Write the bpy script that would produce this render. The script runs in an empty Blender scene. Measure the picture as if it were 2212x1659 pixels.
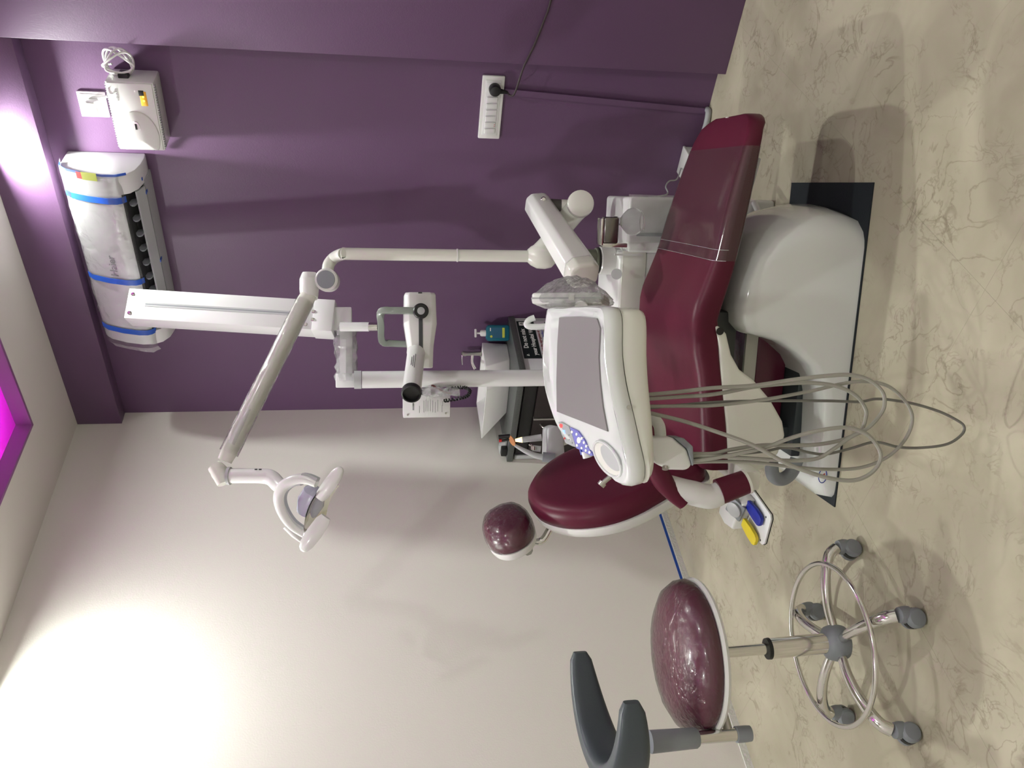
import bpy, bmesh, math, random
import numpy as np
from mathutils import Matrix, Vector
random.seed(7)
SC = bpy.context.scene
COL = SC.collection
V = lambda *a: np.array(a, float)

# ---------------------------------------------------------------- camera
# room frame: corner of beige and purple walls = origin, purple wall is y = 0 (x to the right),
# beige wall is x = 0 (y < 0 towards the viewer), z up, metres.  The phone was held sideways.
YAW, PITCH, ROLL = math.radians(-41.948), math.radians(9.384), math.radians(.671)
FPX = 1817.67
CAM = V(3.0821, -3.248, 1.4)
_f = V(math.sin(YAW)*math.cos(PITCH), math.cos(YAW)*math.cos(PITCH), -math.sin(PITCH))
_r = V(math.cos(YAW), -math.sin(YAW), 0)
_d = np.cross(_f, _r)
_c, _s = math.cos(ROLL), math.sin(ROLL)
RIGHT, DOWN, FWD = _c*_r + _s*_d, -_s*_r + _c*_d, _f
camd = bpy.data.cameras.new('camera')
camd.sensor_fit = 'HORIZONTAL'; camd.sensor_width = 36; camd.lens = FPX/2212*36
camd.clip_start = .02; camd.clip_end = 50
cam = bpy.data.objects.new('camera', camd); COL.objects.link(cam)
m = Matrix.Identity(4)
for i in range(3):
    m[i][0], m[i][1], m[i][2], m[i][3] = DOWN[i], RIGHT[i], -FWD[i], CAM[i]
cam.matrix_world = m
SC.camera = cam

# ---------------------------------------------------------------- world, lights, exposure
w = bpy.data.worlds.new('world'); SC.world = w; w.use_nodes = True
w.node_tree.nodes['Background'].inputs[0].default_value = (.02, .02, .02, 1)
w.node_tree.nodes['Background'].inputs[1].default_value = 1
SC.view_settings.view_transform = 'Standard'; SC.view_settings.look = 'None'
SC.view_settings.exposure = -.06; SC.view_settings.gamma = 1; SC.view_settings.use_curve_mapping = False
CEIL = 2.832
# recessed downlights of the dropped ceiling border: x, y, watts
DOWNLIGHTS = [(1.45, -.19, 23), (.20, -1.66, 28), (2.85, -1.45, 12), (1.35, -3.45, 15), (2.85, -3.1, 11)]
LIGHT_COL = (.955, 1, .935)

# ---------------------------------------------------------------- geometry helpers
def ray(px, py):
    a, b = 829.5-py, px-1106
    return RIGHT*a/FPX + DOWN*b/FPX + FWD
def at(px, py, depth): return CAM + ray(px, py)*depth          # survey point: photo pixel + distance
def onz(px, py, z): d = ray(px, py); return CAM + d*((z-CAM[2])/d[2])
def ony(px, py, y): d = ray(px, py); return CAM + d*((y-CAM[1])/d[1])
def onx(px, py, x): d = ray(px, py); return CAM + d*((x-CAM[0])/d[0])
# dental chair frame: s towards the foot end, t away from the viewer, z up
CA = V(.878, .479, 0)/math.hypot(.878, .479); CB = V(-CA[1], CA[0], 0); CO = V(1.5035, -1.2855, 0)
UP = V(0, 0, 1)
def ch(s, t, z): return CO + CA*s + CB*t + UP*z
def unit(v): v = np.array(v, float); return v/np.linalg.norm(v)
def perp(a):
    a = unit(a); h = V(0, 0, 1) if abs(a[2]) < .9 else V(1, 0, 0)
    u = unit(np.cross(h, a)); return u, np.cross(a, u)

def catmull(pts, sub=6, closed=False):
    P = [np.array(p, float) for p in pts]; n = len(P); out = []
    rng = range(n) if closed else range(n-1)
    for i in rng:
        if closed: p0, p1, p2, p3 = P[i-1], P[i], P[(i+1) % n], P[(i+2) % n]
        else: p0, p1, p2, p3 = P[max(i-1, 0)], P[i], P[i+1], P[min(i+2, n-1)]
        for k in range(sub):
            t = k/sub
            out.append(.5*((2*p1)+(-p0+p2)*t+(2*p0-5*p1+4*p2-p3)*t*t+(-p0+3*p1-3*p2+p3)*t**3))
    if not closed: out.append(P[-1])
    return out

class MB:
    def __init__(s): s.v = []; s.f = []
    def add(s, vs, fs):
        o = len(s.v); s.v += [tuple(map(float, v)) for v in vs]; s.f += [tuple(i+o for i in f) for f in fs]; return s
    def box(s, c, size, ax=None, r=0, seg=2):
        c = np.array(c, float); e = ax if ax is not None else (V(1, 0, 0), V(0, 1, 0), V(0, 0, 1))
        bm = bmesh.new(); bmesh.ops.create_cube(bm, size=1)
        for q in bm.verts: q.co = Vector((q.co.x*size[0], q.co.y*size[1], q.co.z*size[2]))
        if r: bmesh.ops.bevel(bm, geom=bm.edges[:], offset=min(r, .49*min(size)), segments=seg, affect='EDGES', profile=.5)
        bm.verts.index_update()
        vs = [c + e[0]*q.co.x + e[1]*q.co.y + e[2]*q.co.z for q in bm.verts]
        fs = [[q.index for q in f.verts] for f in bm.faces]; bm.free()
        return s.add(vs, fs)
    def b2(s, lo, hi, r=0, seg=2):
        lo, hi = np.array(lo, float), np.array(hi, float); return s.box((lo+hi)/2, np.abs(hi-lo), r=r, seg=seg)
    def cyl(s, a, b, r0, r1=None, n=20, cap=True):
        a, b = np.array(a, float), np.array(b, float); r1 = r0 if r1 is None else r1
        u, v = perp(b-a); R = []
        for c, r in ((a, r0), (b, r1)): R.append([c+(u*math.cos(6.283185*i/n)+v*math.sin(6.283185*i/n))*r for i in range(n)])
        return s.loft(R, cap)
    def loft(s, rings, cap=True, closed=False):
        n = len(rings[0]); vs = [p for r in rings for p in r]; fs = []; m = len(rings)
        for k in range(m if closed else m-1):
            k2 = (k+1) % m
            for i in range(n): fs.append((k*n+i, k*n+(i+1) % n, k2*n+(i+1) % n, k2*n+i))
        if cap and not closed: fs.append(tuple(range(n))[::-1]); fs.append(tuple((m-1)*n+i for i in range(n)))
        return s.add(vs, fs)
    def tube(s, pts, r, n=10, sub=6, closed=False, cap=True):
        P = catmull(pts, sub, closed) if sub else [np.array(p, float) for p in pts]
        m = len(P); rs = r if hasattr(r, '__len__') else None; rings = []; u = None
        for i, p in enumerate(P):
            t = unit((P[(i+1) % m]-P[i-1]) if closed else (P[min(i+1, m-1)]-P[max(i-1, 0)]))
            if u is None: u, v = perp(t)
            else: u = unit(u-t*(u@t)); v = np.cross(t, u)
            rr = r if rs is None else np.interp(i/(m-1), np.linspace(0, 1, len(rs)), rs)
            rings.append([p+(u*math.cos(6.283185*k/n)+v*math.sin(6.283185*k/n))*rr for k in range(n)])
        return s.loft(rings, cap, closed)
    def lathe(s, c, prof, axis=(0, 0, 1), n=32, sx=1, sy=1, cap=True, u=None):
        a = unit(axis); c = np.array(c, float)
        if u is None: u, v = perp(a)
        else: u = unit(u); v = np.cross(a, u)
        return s.loft([[c+a*h+(u*sx*math.cos(6.283185*i/n)+v*sy*math.sin(6.283185*i/n))*r for i in range(n)] for r, h in prof], cap)
    def prism(s, pts, vec):
        p = [np.array(q, float) for q in pts]; return s.loft([p, [q+np.array(vec, float) for q in p]])
    def pillow(s, outline, c, U, W, N, prof):
        # outline: 2D points round the centre; prof: (scale, height) rings from back to front
        c = np.array(c, float)
        return s.loft([[c+U*x*k+W*y*k+N*h for x, y in outline] for k, h in prof])
    def build(s, name, mat, parent=None, label=None, cat=None, group=None, kind=None, bevel=0, seg=2, smooth=True, ang=38, loc=None):
        A = np.array(s.v)
        if parent is not None: o0 = LOC[parent.name]
        elif loc is not None: o0 = np.array(loc, float)
        else:
            lo, hi = A.min(0), A.max(0); o0 = V((lo[0]+hi[0])/2, (lo[1]+hi[1])/2, lo[2])
        me = bpy.data.meshes.new(name); me.from_pydata([tuple(q) for q in A-o0], [], s.f)
        bm = bmesh.new(); bm.from_mesh(me)
        bmesh.ops.recalc_face_normals(bm, faces=bm.faces[:])
        if bevel:
            ed = [e for e in bm.edges if len(e.link_faces) == 2 and e.calc_face_angle(0) > .5]
            bmesh.ops.bevel(bm, geom=ed, offset=bevel, segments=seg, affect='EDGES', profile=.5, clamp_overlap=True)
        bm.to_mesh(me); bm.free()
        if smooth:
            me.polygons.foreach_set('use_smooth', [True]*len(me.polygons)); me.set_sharp_from_angle(angle=math.radians(ang))
        return fin(me, name, mat, parent, o0, label, cat, group, kind)

LOC = {}
def fin(me, name, mat, parent, o0, label, cat, group, kind):
    me.materials.append(mat)
    o = bpy.data.objects.new(name, me); COL.objects.link(o)
    if parent is not None: o.parent = parent
    else: o.location = o0
    LOC[o.name] = np.array(o0, float)
    tag(o, label, cat, group, kind); return o
def tag(o, label=None, cat=None, group=None, kind=None):
    for k, v in (('label', label), ('category', cat), ('group', group), ('kind', kind)):
        if v: o[k] = v
    return o
def thing(name, label, cat, loc, group=None, kind=None):
    o = bpy.data.objects.new(name, None); COL.objects.link(o); o.empty_display_size = .05
    o.location = tuple(map(float, loc)); LOC[o.name] = np.array(loc, float)
    return tag(o, label, cat, group, kind)
def text(body, name, mat, parent, c, ex, ey, size, depth=.0006, bold=0, align='CENTER'):
    cu = bpy.data.curves.new('t', 'FONT'); cu.body = body; cu.size = size; cu.align_x = align; cu.align_y = 'CENTER'
    cu.extrude = depth; cu.offset = bold; cu.resolution_u = 3
    ob = bpy.data.objects.new('t', cu); COL.objects.link(ob)
    dg = bpy.context.evaluated_depsgraph_get()
    me = bpy.data.meshes.new_from_object(ob.evaluated_get(dg)); bpy.data.objects.remove(ob); bpy.data.curves.remove(cu)
    me.name = name; o0 = LOC[parent.name]; ez = np.cross(ex, ey)
    for q in me.vertices: q.co = Vector(tuple(np.array(c)+ex*q.co.x+ey*q.co.y+ez*q.co.z-o0))
    return fin(me, name, mat, parent, o0, None, None, None, None)

# ---------------------------------------------------------------- materials
def srgb(r, g, b): return tuple(((c/255)/12.92 if c <= 10 else ((c/255+.055)/1.055)**2.4) for c in (r, g, b))
def mat(name, col, rough=.5, metal=0, coat=0, bump=0, bscale=60, var=0, vscale=8, spec=.5, trans=0, ior=1.45, emit=None, estr=0, alpha=1):
    M = bpy.data.materials.new(name); M.use_nodes = True; nt = M.node_tree; b = nt.nodes['Principled BSDF']
    b.inputs['Base Color'].default_value = (*col, 1); b.inputs['Roughness'].default_value = rough
    b.inputs['Metallic'].default_value = metal; b.inputs['Coat Weight'].default_value = coat; b.inputs['Coat Roughness'].default_value = .06
    b.inputs['Specular IOR Level'].default_value = spec; b.inputs['Transmission Weight'].default_value = trans; b.inputs['IOR'].default_value = ior
    b.inputs['Alpha'].default_value = alpha
    if emit: b.inputs['Emission Color'].default_value = (*emit, 1); b.inputs['Emission Strength'].default_value = estr
    tc = nt.nodes.new('ShaderNodeTexCoord')
    if var:
        n = nt.nodes.new('ShaderNodeTexNoise'); n.inputs['Scale'].default_value = vscale; n.inputs['Detail'].default_value = 5
        nt.links.new(tc.outputs['Object'], n.inputs['Vector'])
        mx = nt.nodes.new('ShaderNodeMix'); mx.data_type = 'RGBA'
        mx.inputs['A'].default_value = (*[c*(1-var) for c in col], 1); mx.inputs['B'].default_value = (*[min(1, c*(1+var)) for c in col], 1)
        nt.links.new(n.outputs['Fac'], mx.inputs['Factor']); nt.links.new(mx.outputs['Result'], b.inputs['Base Color'])
    if bump:
        n = nt.nodes.new('ShaderNodeTexNoise'); n.inputs['Scale'].default_value = bscale; n.inputs['Detail'].default_value = 4
        nt.links.new(tc.outputs['Object'], n.inputs['Vector'])
        bp = nt.nodes.new('ShaderNodeBump'); bp.inputs['Strength'].default_value = bump; bp.inputs['Distance'].default_value = .01
        nt.links.new(n.outputs['Fac'], bp.inputs['Height']); nt.links.new(bp.outputs['Normal'], b.inputs['Normal'])
    return M
PURPLE = mat('purple paint', (.117, .061, .128), .42, bump=.06, bscale=220, var=.04, vscale=3)
BEIGE = mat('warm white paint', (.76, .735, .685), .6, bump=.04, bscale=160, var=.02, vscale=2)
CEILM = mat('ceiling paint', (.70, .66, .62), .7, bump=.03, bscale=120)
WHITE = mat('white plastic', (.70, .70, .69), .28, coat=.3)
CREAM = mat('ivory enamel', (.70, .70, .645), .25, coat=.4)
GLOSSW = mat('glossy white shell', (.68, .70, .70), .12, coat=.7)
FRAMEW = mat('white enamel metal', (.70, .70, .71), .3)
GREYP = mat('grey plastic', (.22, .235, .26), .45, bump=.04, bscale=300)
DGREY = mat('slate grey vinyl', (.05, .062, .072), .42, bump=.05, bscale=180)
LGREY = mat('light grey plastic', (.42, .43, .44), .4)
SAGE = mat('sage grey enamel', (.20, .225, .20), .35, coat=.2)
STRIPE = mat('charcoal stripe', (.05, .055, .06), .4)
BLACK = mat('black plastic', (.012, .012, .013), .4)
RUBBER = mat('dark rubber sheet', (.011, .015, .021), .75, bump=.1, bscale=200)
CHROME = mat('chrome', (.72, .71, .69), .12, metal=1)
CHROME2 = mat('brushed steel', (.50, .49, .46), .3, metal=1)
MAROON = mat('maroon vinyl', (.092, .011, .027), .40, bump=.05, bscale=260, var=.06, vscale=6, spec=.22)
MAROONF = mat('maroon vinyl under film', (.12, .016, .042), .25, coat=.25, spec=.35, bump=.10, bscale=35)
BROWN = mat('dark brown laminate', (.018, .012, .013), .35)
ALU = mat('aluminium strip', (.45, .44, .42), .35, metal=.8)
STONE = mat('grey granite', (.085, .09, .088), .3, var=.3, vscale=150)
CERAM = mat('ceramic', (.80, .80, .79), .12, coat=.5)
BLUEGEL = mat('blue sanitizer gel', (.03, .28, .40), .12, trans=.55, ior=1.36)
BLUELAB = mat('blue label', (.02, .11, .20), .4)
YELLOWG = mat('yellow green print', (.55, .60, .08), .5)
BLUETAPE = mat('blue masking tape', (.012, .075, .42), .4)
BLUEPED = mat('blue pedal', (.01, .02, .30), .35)
YELPED = mat('yellow pedal', (.75, .60, .03), .35)
HOSE = mat('grey silicone hose', (.30, .29, .255), .5)
HOSED = mat('dark grey hose', (.16, .155, .14), .5)
SCREEN = mat('smoked tray mat', (.20, .185, .19), .45, coat=0)
PADBLUE = mat('violet blue keypad', (.17, .17, .52), .4)
PADGREY = mat('grey display strip', (.34, .36, .37), .3)
GLASS = mat('smoky glass', (.82, .82, .84), .04, trans=.85, ior=1.2)
REDP = mat('red plastic', (.5, .02, .02), .35)
ORANGE = mat('amber shield', (.62, .27, .12), .3)
SIGNBK = mat('sign dark green black', (.008, .018, .016), .4)
SIGNRED = mat('sign red block', (.22, .015, .015), .5)
SIGNYEL = mat('sign yellow block', (.45, .36, .03), .5)
SIGNW = mat('sign paper', (.62, .60, .64), .6)
INK = mat('printed ink', (.05, .05, .055), .6)
INKG = mat('faint grey print', (.30, .30, .31), .6)
INKW = mat('white print', (.80, .80, .80), .5)
LABELY = mat('orange label', (.80, .42, .03), .4)
LEDRED = mat('red led', (.6, .03, .03), .4, emit=(1, .08, .08), estr=1.2)
LEDBLUE = mat('blue led digits', (.1, .2, .9), .4, emit=(.15, .3, 1), estr=2.5)
LEDYEL = mat('yellow led', (.9, .7, .1), .4, emit=(1, .7, .1), estr=2)
TIPLIGHT = mat('lit handpiece tip', (.9, .7, .4), .3, emit=(1, .7, .25), estr=3)
LAMPON = mat('downlight lens', (.9, .9, .9), .4, emit=LIGHT_COL, estr=25)
MAGLED = mat('magenta led strip', (1, .1, 1), .4, emit=(.92, .003, 1.1), estr=30)
REFL = mat('lamp reflector', (.75, .74, .68), .12, metal=.8)
LENS = mat('frosted lamp cover', (.62, .62, .75), .2, trans=.3)
CREAMP = mat('cream socket plastic', (.72, .66, .70), .35)
BROWNCORD = mat('brown mains cord', (.03, .018, .02), .5)
GREYCARD = mat('grey pipe', (.33, .34, .35), .5)

def film(name, fac=.22, tint=(1, 1, 1), bscale=18, bstr=.5, haze=.06):
    M = bpy.data.materials.new(name); M.use_nodes = True; nt = M.node_tree; nt.nodes.remove(nt.nodes['Principled BSDF'])
    out = nt.nodes['Material Output']
    tr = nt.nodes.new('ShaderNodeBsdfTransparent'); gl = nt.nodes.new('ShaderNodeBsdfGlossy'); df = nt.nodes.new('ShaderNodeBsdfDiffuse')
    tr.inputs[0].default_value = (*tint, 1); gl.inputs['Roughness'].default_value = .12; df.inputs[0].default_value = (.8, .8, .82, 1)
    tc = nt.nodes.new('ShaderNodeTexCoord'); n = nt.nodes.new('ShaderNodeTexNoise'); n.inputs['Scale'].default_value = bscale; n.inputs['Detail'].default_value = 6; n.inputs['Distortion'].default_value = 1.2
    bp = nt.nodes.new('ShaderNodeBump'); bp.inputs['Strength'].default_value = bstr; bp.inputs['Distance'].default_value = .03
    nt.links.new(tc.outputs['Object'], n.inputs['Vector']); nt.links.new(n.outputs['Fac'], bp.inputs['Height']); nt.links.new(bp.outputs['Normal'], gl.inputs['Normal'])
    fr = nt.nodes.new('ShaderNodeFresnel'); fr.inputs['IOR'].default_value = 1.5; nt.links.new(bp.outputs['Normal'], fr.inputs['Normal'])
    ml = nt.nodes.new('ShaderNodeMath'); ml.operation = 'MULTIPLY_ADD'; ml.inputs[1].default_value = .8; ml.inputs[2].default_value = fac*.3
    nt.links.new(fr.outputs[0], ml.inputs[0])
    m1 = nt.nodes.new('ShaderNodeMixShader'); m2 = nt.nodes.new('ShaderNodeMixShader'); m1.inputs[0].default_value = haze
    nt.links.new(tr.outputs[0], m1.inputs[1]); nt.links.new(df.outputs[0], m1.inputs[2])
    nt.links.new(ml.outputs[0], m2.inputs[0]); nt.links.new(m1.outputs[0], m2.inputs[1]); nt.links.new(gl.outputs[0], m2.inputs[2])
    nt.links.new(m2.outputs[0], out.inputs[0]); return M
FILM = film('clear wrap', .08, haze=.03); FILMB = film('bag film', .10, haze=.17, bscale=34, bstr=.9)
STRETCH = film('stretch wrap', .03, bscale=45, bstr=.3, haze=.012)
FILMH = film('cloudy wrap', .12, haze=.26, bscale=22, bstr=.45)

def marble():
    M = bpy.data.materials.new('beige marble tile'); M.use_nodes = True; nt = M.node_tree; b = nt.nodes['Principled BSDF']
    g = nt.nodes.new('ShaderNodeNewGeometry')
    def noise(scale, det, dist, vec=None):
        n = nt.nodes.new('ShaderNodeTexNoise'); n.inputs['Scale'].default_value = scale; n.inputs['Detail'].default_value = det; n.inputs['Distortion'].default_value = dist
        nt.links.new(g.outputs['Position'], n.inputs['Vector']); return n
    def ramp(src, a, b2, c0, c1):
        r = nt.nodes.new('ShaderNodeValToRGB'); r.color_ramp.elements[0].position = a; r.color_ramp.elements[1].position = b2
        r.color_ramp.elements[0].color = c0; r.color_ramp.elements[1].color = c1; nt.links.new(src, r.inputs[0]); return r
    cloud = ramp(noise(3.2, 5, .6).outputs['Fac'], .35, .68, (.37, .335, .25, 1), (.47, .43, .33, 1))
    cur = cloud.outputs[0]
    for sc, w, amt, off in ((7, .022, .46, .5), (14, .03, .34, .52), (4.3, .014, .42, .47)):
        n = noise(sc, 7, 1.3)
        a = nt.nodes.new('ShaderNodeMath'); a.operation = 'SUBTRACT'; a.inputs[1].default_value = off; nt.links.new(n.outputs['Fac'], a.inputs[0])
        ab = nt.nodes.new('ShaderNodeMath'); ab.operation = 'ABSOLUTE'; nt.links.new(a.outputs[0], ab.inputs[0])
        r = ramp(ab.outputs[0], 0, w, (1, 1, 1, 1), (0, 0, 0, 1))
        k = noise(sc*.6, 2, 0); k2 = ramp(k.outputs['Fac'], .5, .62, (0, 0, 0, 1), (amt, amt, amt, 1))
        mm = nt.nodes.new('ShaderNodeMath'); mm.operation = 'MULTIPLY'; nt.links.new(r.outputs[0], mm.inputs[0]); nt.links.new(k2.outputs[0], mm.inputs[1])
        mx = nt.nodes.new('ShaderNodeMix'); mx.data_type = 'RGBA'; mx.inputs['B'].default_value = (.16, .13, .09, 1)
        nt.links.new(mm.outputs[0], mx.inputs['Factor']); nt.links.new(cur, mx.inputs['A']); cur = mx.outputs['Result']
    nt.links.new(cur, b.inputs['Base Color'])
    b.inputs['Roughness'].default_value = .17; b.inputs['Specular IOR Level'].default_value = .45
    return M
MARBLE = marble(); GROUT = mat('tile joint', (.33, .30, .23), .6)

# ================================================================ the room
X1, Y1 = 3.55, -3.95          # far sides of the room, behind the viewer
# floor: slab + individual vitrified tiles with hairline joints
fl = MB().b2((0, Y1, -.06), (X1, 0, -.0004)).build('floor', GROUT, label='glossy beige marble tiled floor', kind='structure', smooth=False, loc=(0, 0, 0))
TS, J = .80, .00025
xs = [0] + [x for x in np.arange(.47-.8, X1, TS) if x > 0.001] + [X1]
ys = [Y1] + [y for y in np.arange(-1.815-4*TS, 0, TS) if Y1+.001 < y < -.001] + [0]
for i in range(len(xs)-1):
    for j in range(len(ys)-1):
        MB().b2((xs[i]+J, ys[j]+J, -.004), (xs[i+1]-J, ys[j+1]-J, 0)).build('tile', MARBLE, fl, smooth=False)
MB().b2((-.15, Y1-.15, 0), (0, .15, 3.25)).build('wall_left', BEIGE, label='warm white painted wall on the left', kind='structure', smooth=False)
MB().b2((0, 0, 0), (X1+.15, .15, 3.25)).build('wall_back', PURPLE, label='purple painted recessed back wall', kind='structure', smooth=False)
MB().b2((X1, Y1-.15, 0), (X1+.15, 0, 3.25)).build('wall_right', BEIGE, label='warm white wall out of view', kind='structure', smooth=False)
MB().b2((0, Y1-.15, 0), (X1, Y1, 3.25)).build('wall_front', BEIGE, label='warm white wall behind the viewer', kind='structure', smooth=False)
PX = 1.876; PD = -.078; BZ = 2.626
MB().b2((PX, PD, 0), (X1, 0, CEIL)).build('trim_1', PURPLE, label='purple wall pier beside the recess', kind='structure', bevel=.002)
MB().b2((0, PD, BZ), (PX, 0, CEIL)).build('trim_2', PURPLE, label='purple beam above the air conditioner', kind='structure', bevel=.002)
# dropped ceiling with a tray and a cove
tx0, ty0, tx1, ty1 = .391, -.476, 2.55, -3.0
def slab(mb, z0, z1, a):
    mb.b2((0, a[1], z0), (X1, 0, z1)); mb.b2((0, Y1, z0), (X1, a[3], z1)); mb.b2((0, a[3], z0), (a[0], a[1], z1)); mb.b2((a[2], a[3], z0), (X1, a[1], z1))
mb = MB(); slab(mb, CEIL, CEIL+.015, (tx0, ty0, tx1, ty1)); mb.b2((0, Y1, 3.03), (X1, 0, 3.25))
ceil = mb.build('ceiling', CEILM, label='off-white dropped ceiling border around a tray recess', kind='structure', smooth=False)
t = .012
mb = MB()
i_ = .003; zc_ = CEIL-.001
mb.b2((tx0-t, ty0-i_, zc_), (tx1+t, ty0+t, 2.894)); mb.b2((tx0-t, ty1-t, zc_), (tx1+t, ty1+i_, 2.894)); mb.b2((tx0-t, ty1, zc_), (tx0+i_, ty0, 2.894)); mb.b2((tx1-i_, ty1, zc_), (tx1+t, ty0, 2.894))
mb.build('fascia', mat('mauve fascia paint', (.26, .10, .26), .5), ceil, label='purple upstand of the ceiling tray', smooth=False)
mb = MB(); e = .05
for a, b in (((tx0-e, ty0+e), (tx1+e, ty0+e)), ((tx0-e, ty1-e), (tx1+e, ty1-e)), ((tx0-e, ty1-e), (tx0-e, ty0+e)), ((tx1+e, ty1-e), (tx1+e, ty0+e))):
    mb.cyl((*a, CEIL+.03), (*b, CEIL+.03), .008, n=8)
mb.build('led_strip', MAGLED, ceil, label='magenta led strip hidden in the cove')
# downlights
where = ['above the air conditioner', 'beside the warm white wall', 'right of the ceiling tray', 'at the viewer end of the tray', 'in the corner behind the viewer']
for k, (x, y, wt) in enumerate(DOWNLIGHTS):
    d = thing('downlight', 'round white recessed downlight ' + where[k], 'downlight', (x, y, CEIL-.012), 'recessed downlights')
    MB().lathe((x, y, CEIL), [(.055, -.001), (.055, -.008), (.046, -.012), (.042, -.004)], n=28, cap=False).build('trim_ring', WHITE, d)
    MB().cyl((x, y, CEIL-.001), (x, y, CEIL-.004), .042, n=28).build('lens', LAMPON, d)
    ld = bpy.data.lights.new('downlight_lamp', 'AREA'); ld.shape = 'DISK'; ld.size = .085; ld.energy = wt; ld.color = LIGHT_COL; ld.spread = math.radians(165)
    lo = bpy.data.objects.new('downlight_lamp', ld); COL.objects.link(lo); lo.parent = d; lo.location = (0, 0, -.004)
# skirting of bare plaster and the blue tape left along it
MB().b2((0, -3.6, 0), (.004, -.45, .028)).build('baseboard_left', mat('bare white plaster edge', (.72, .72, .68), .8, bump=.4, bscale=90), label='narrow unpainted white strip along the wall foot', kind='structure')
MB().b2((0, -1.56, .031), (.0012, -.45, .043)).build('masking_tape', BLUETAPE, label='blue masking tape stuck low along the warm white wall', cat='tape')

# ================================================================ air conditioner
ac = thing('air_conditioner', 'white split air conditioner under protective film with blue tape strips', 'air conditioner', (.97, 0, 2.275))
x0, x1 = .595, 1.418
core = [(0, 2.285), (-.001, 2.565), (-.10, 2.568), (-.13, 2.54), (-.15, 2.45), (-.15, 2.37), (-.085, 2.335), (-.06, 2.285)]
MB().prism([(x0+.02, y, z) for y, z in core], (x1-x0-.04, 0, 0)).build('body', FRAMEW, ac, ang=30)
endp = [(0, 2.28), (0, 2.568), (-.10, 2.570), (-.132, 2.562), (-.155, 2.535), (-.180, 2.47), (-.195, 2.40), (-.194, 2.355), (-.175, 2.318), (-.14, 2.293), (-.09, 2.281), (-.04, 2.277)]
for a, b in ((x0, x0+.075), (x1-.085, x1)):
    MB().prism([(a, y, z) for y, z in endp], (b-a, 0, 0)).build('end_cap', FRAMEW, ac, bevel=.006, ang=30)
fp_o = [(-.10, 2.572), (-.133, 2.563), (-.158, 2.536), (-.183, 2.47), (-.198, 2.40), (-.198, 2.365), (-.190, 2.348)]
fp = fp_o + [(y+.012, z+.002) for y, z in fp_o[::-1]]
MB().prism([(x0+.01, y, z) for y, z in fp], (x1-x0-.02, 0, 0)).build('front_panel', FRAMEW, ac, ang=30)
MB().prism([(x0+.075, y, z) for y, z in [(-.188, 2.352), (-.180, 2.338), (-.135, 2.330), (-.10, 2.300), (-.085, 2.292), (-.07, 2.352)]], (x1-x0-.16, 0, 0)).build('vent_interior', mat('vent shadow', (.02, .02, .022), .8), ac, smooth=False)
vin = [(-.185, 2.341), (-.12, 2.288), (-.118, 2.292), (-.18, 2.344)]
nb = 9
vane = MB()
for k in range(nb):
    x = x0+.13+k*(x1-x0-.27)/(nb-1)
    MB().prism([(x+.004*math.sin(a), -.146+.030*math.cos(a), 2.322+.014*math.sin(a)) for a in np.linspace(0, 6.283, 13)[:-1]], (.006, 0, 0)).build('vane', GREYP, ac)
MB().prism([(x0+.08, y, z) for y, z in [(-.150, 2.301), (-.105, 2.279), (-.100, 2.285), (-.146, 2.308)]], (x1-x0-.17, 0, 0)).build('louver', LGREY, ac)
MB().prism([(x0+.06, y, z) for y, z in [(-.092, 2.279), (-.03, 2.271), (0, 2.274), (0, 2.284), (-.09, 2.287)]], (x1-x0-.13, 0, 0)).build('bottom_strip', LGREY, ac)
for x in (1.302, .922, .658):
    ring = [(y-.0075, z+.001) for y, z in fp_o[1:]] + [(-.182, 2.335)]
    MB().prism([(x, y, z) for y, z in ring] + [(x, y+.0009, z) for y, z in ring[::-1]], (.026, 0, 0)).build('tape_strip', BLUETAPE, ac, label='blue tape holding the front film')
MB().prism([(x1-.004, y-.0015, z) for y, z in endp[2:9]]+[(x1-.004, y, z) for y, z in endp[2:9][::-1]], (.010, 0, 0)).build('tape_strip', BLUETAPE, ac)
for x, z in ((1.30, 2.279), (.98, 2.278), (.80, 2.278), (1.36, 2.284)):
    MB().box((x, -.092, z), (.012, .03, .003)).build('tape_strip', BLUETAPE, ac)
text('Haier', 'logo', INKG, ac, V(1.008, -.1915, 2.443), V(1, 0, 0), unit(V(0, .23, 1)), .045)
st = ony(215, 352, -.208); st2 = ony(243, 352, -.208)
MB().prism([(1.395, -.1942, 2.42), (1.427, -.1942, 2.42), (1.427, -.1835, 2.476), (1.395, -.1835, 2.476)], (0, -.002, 0)).build('sticker', YELLOWG, ac, label='yellow energy label')
MB().prism([(1.397, -.1835, 2.476), (1.425, -.1835, 2.476), (1.425, -.1765, 2.496), (1.397, -.1765, 2.496)], (0, -.002, 0)).build('sticker', REDP, ac, label='red energy label corner')
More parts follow.
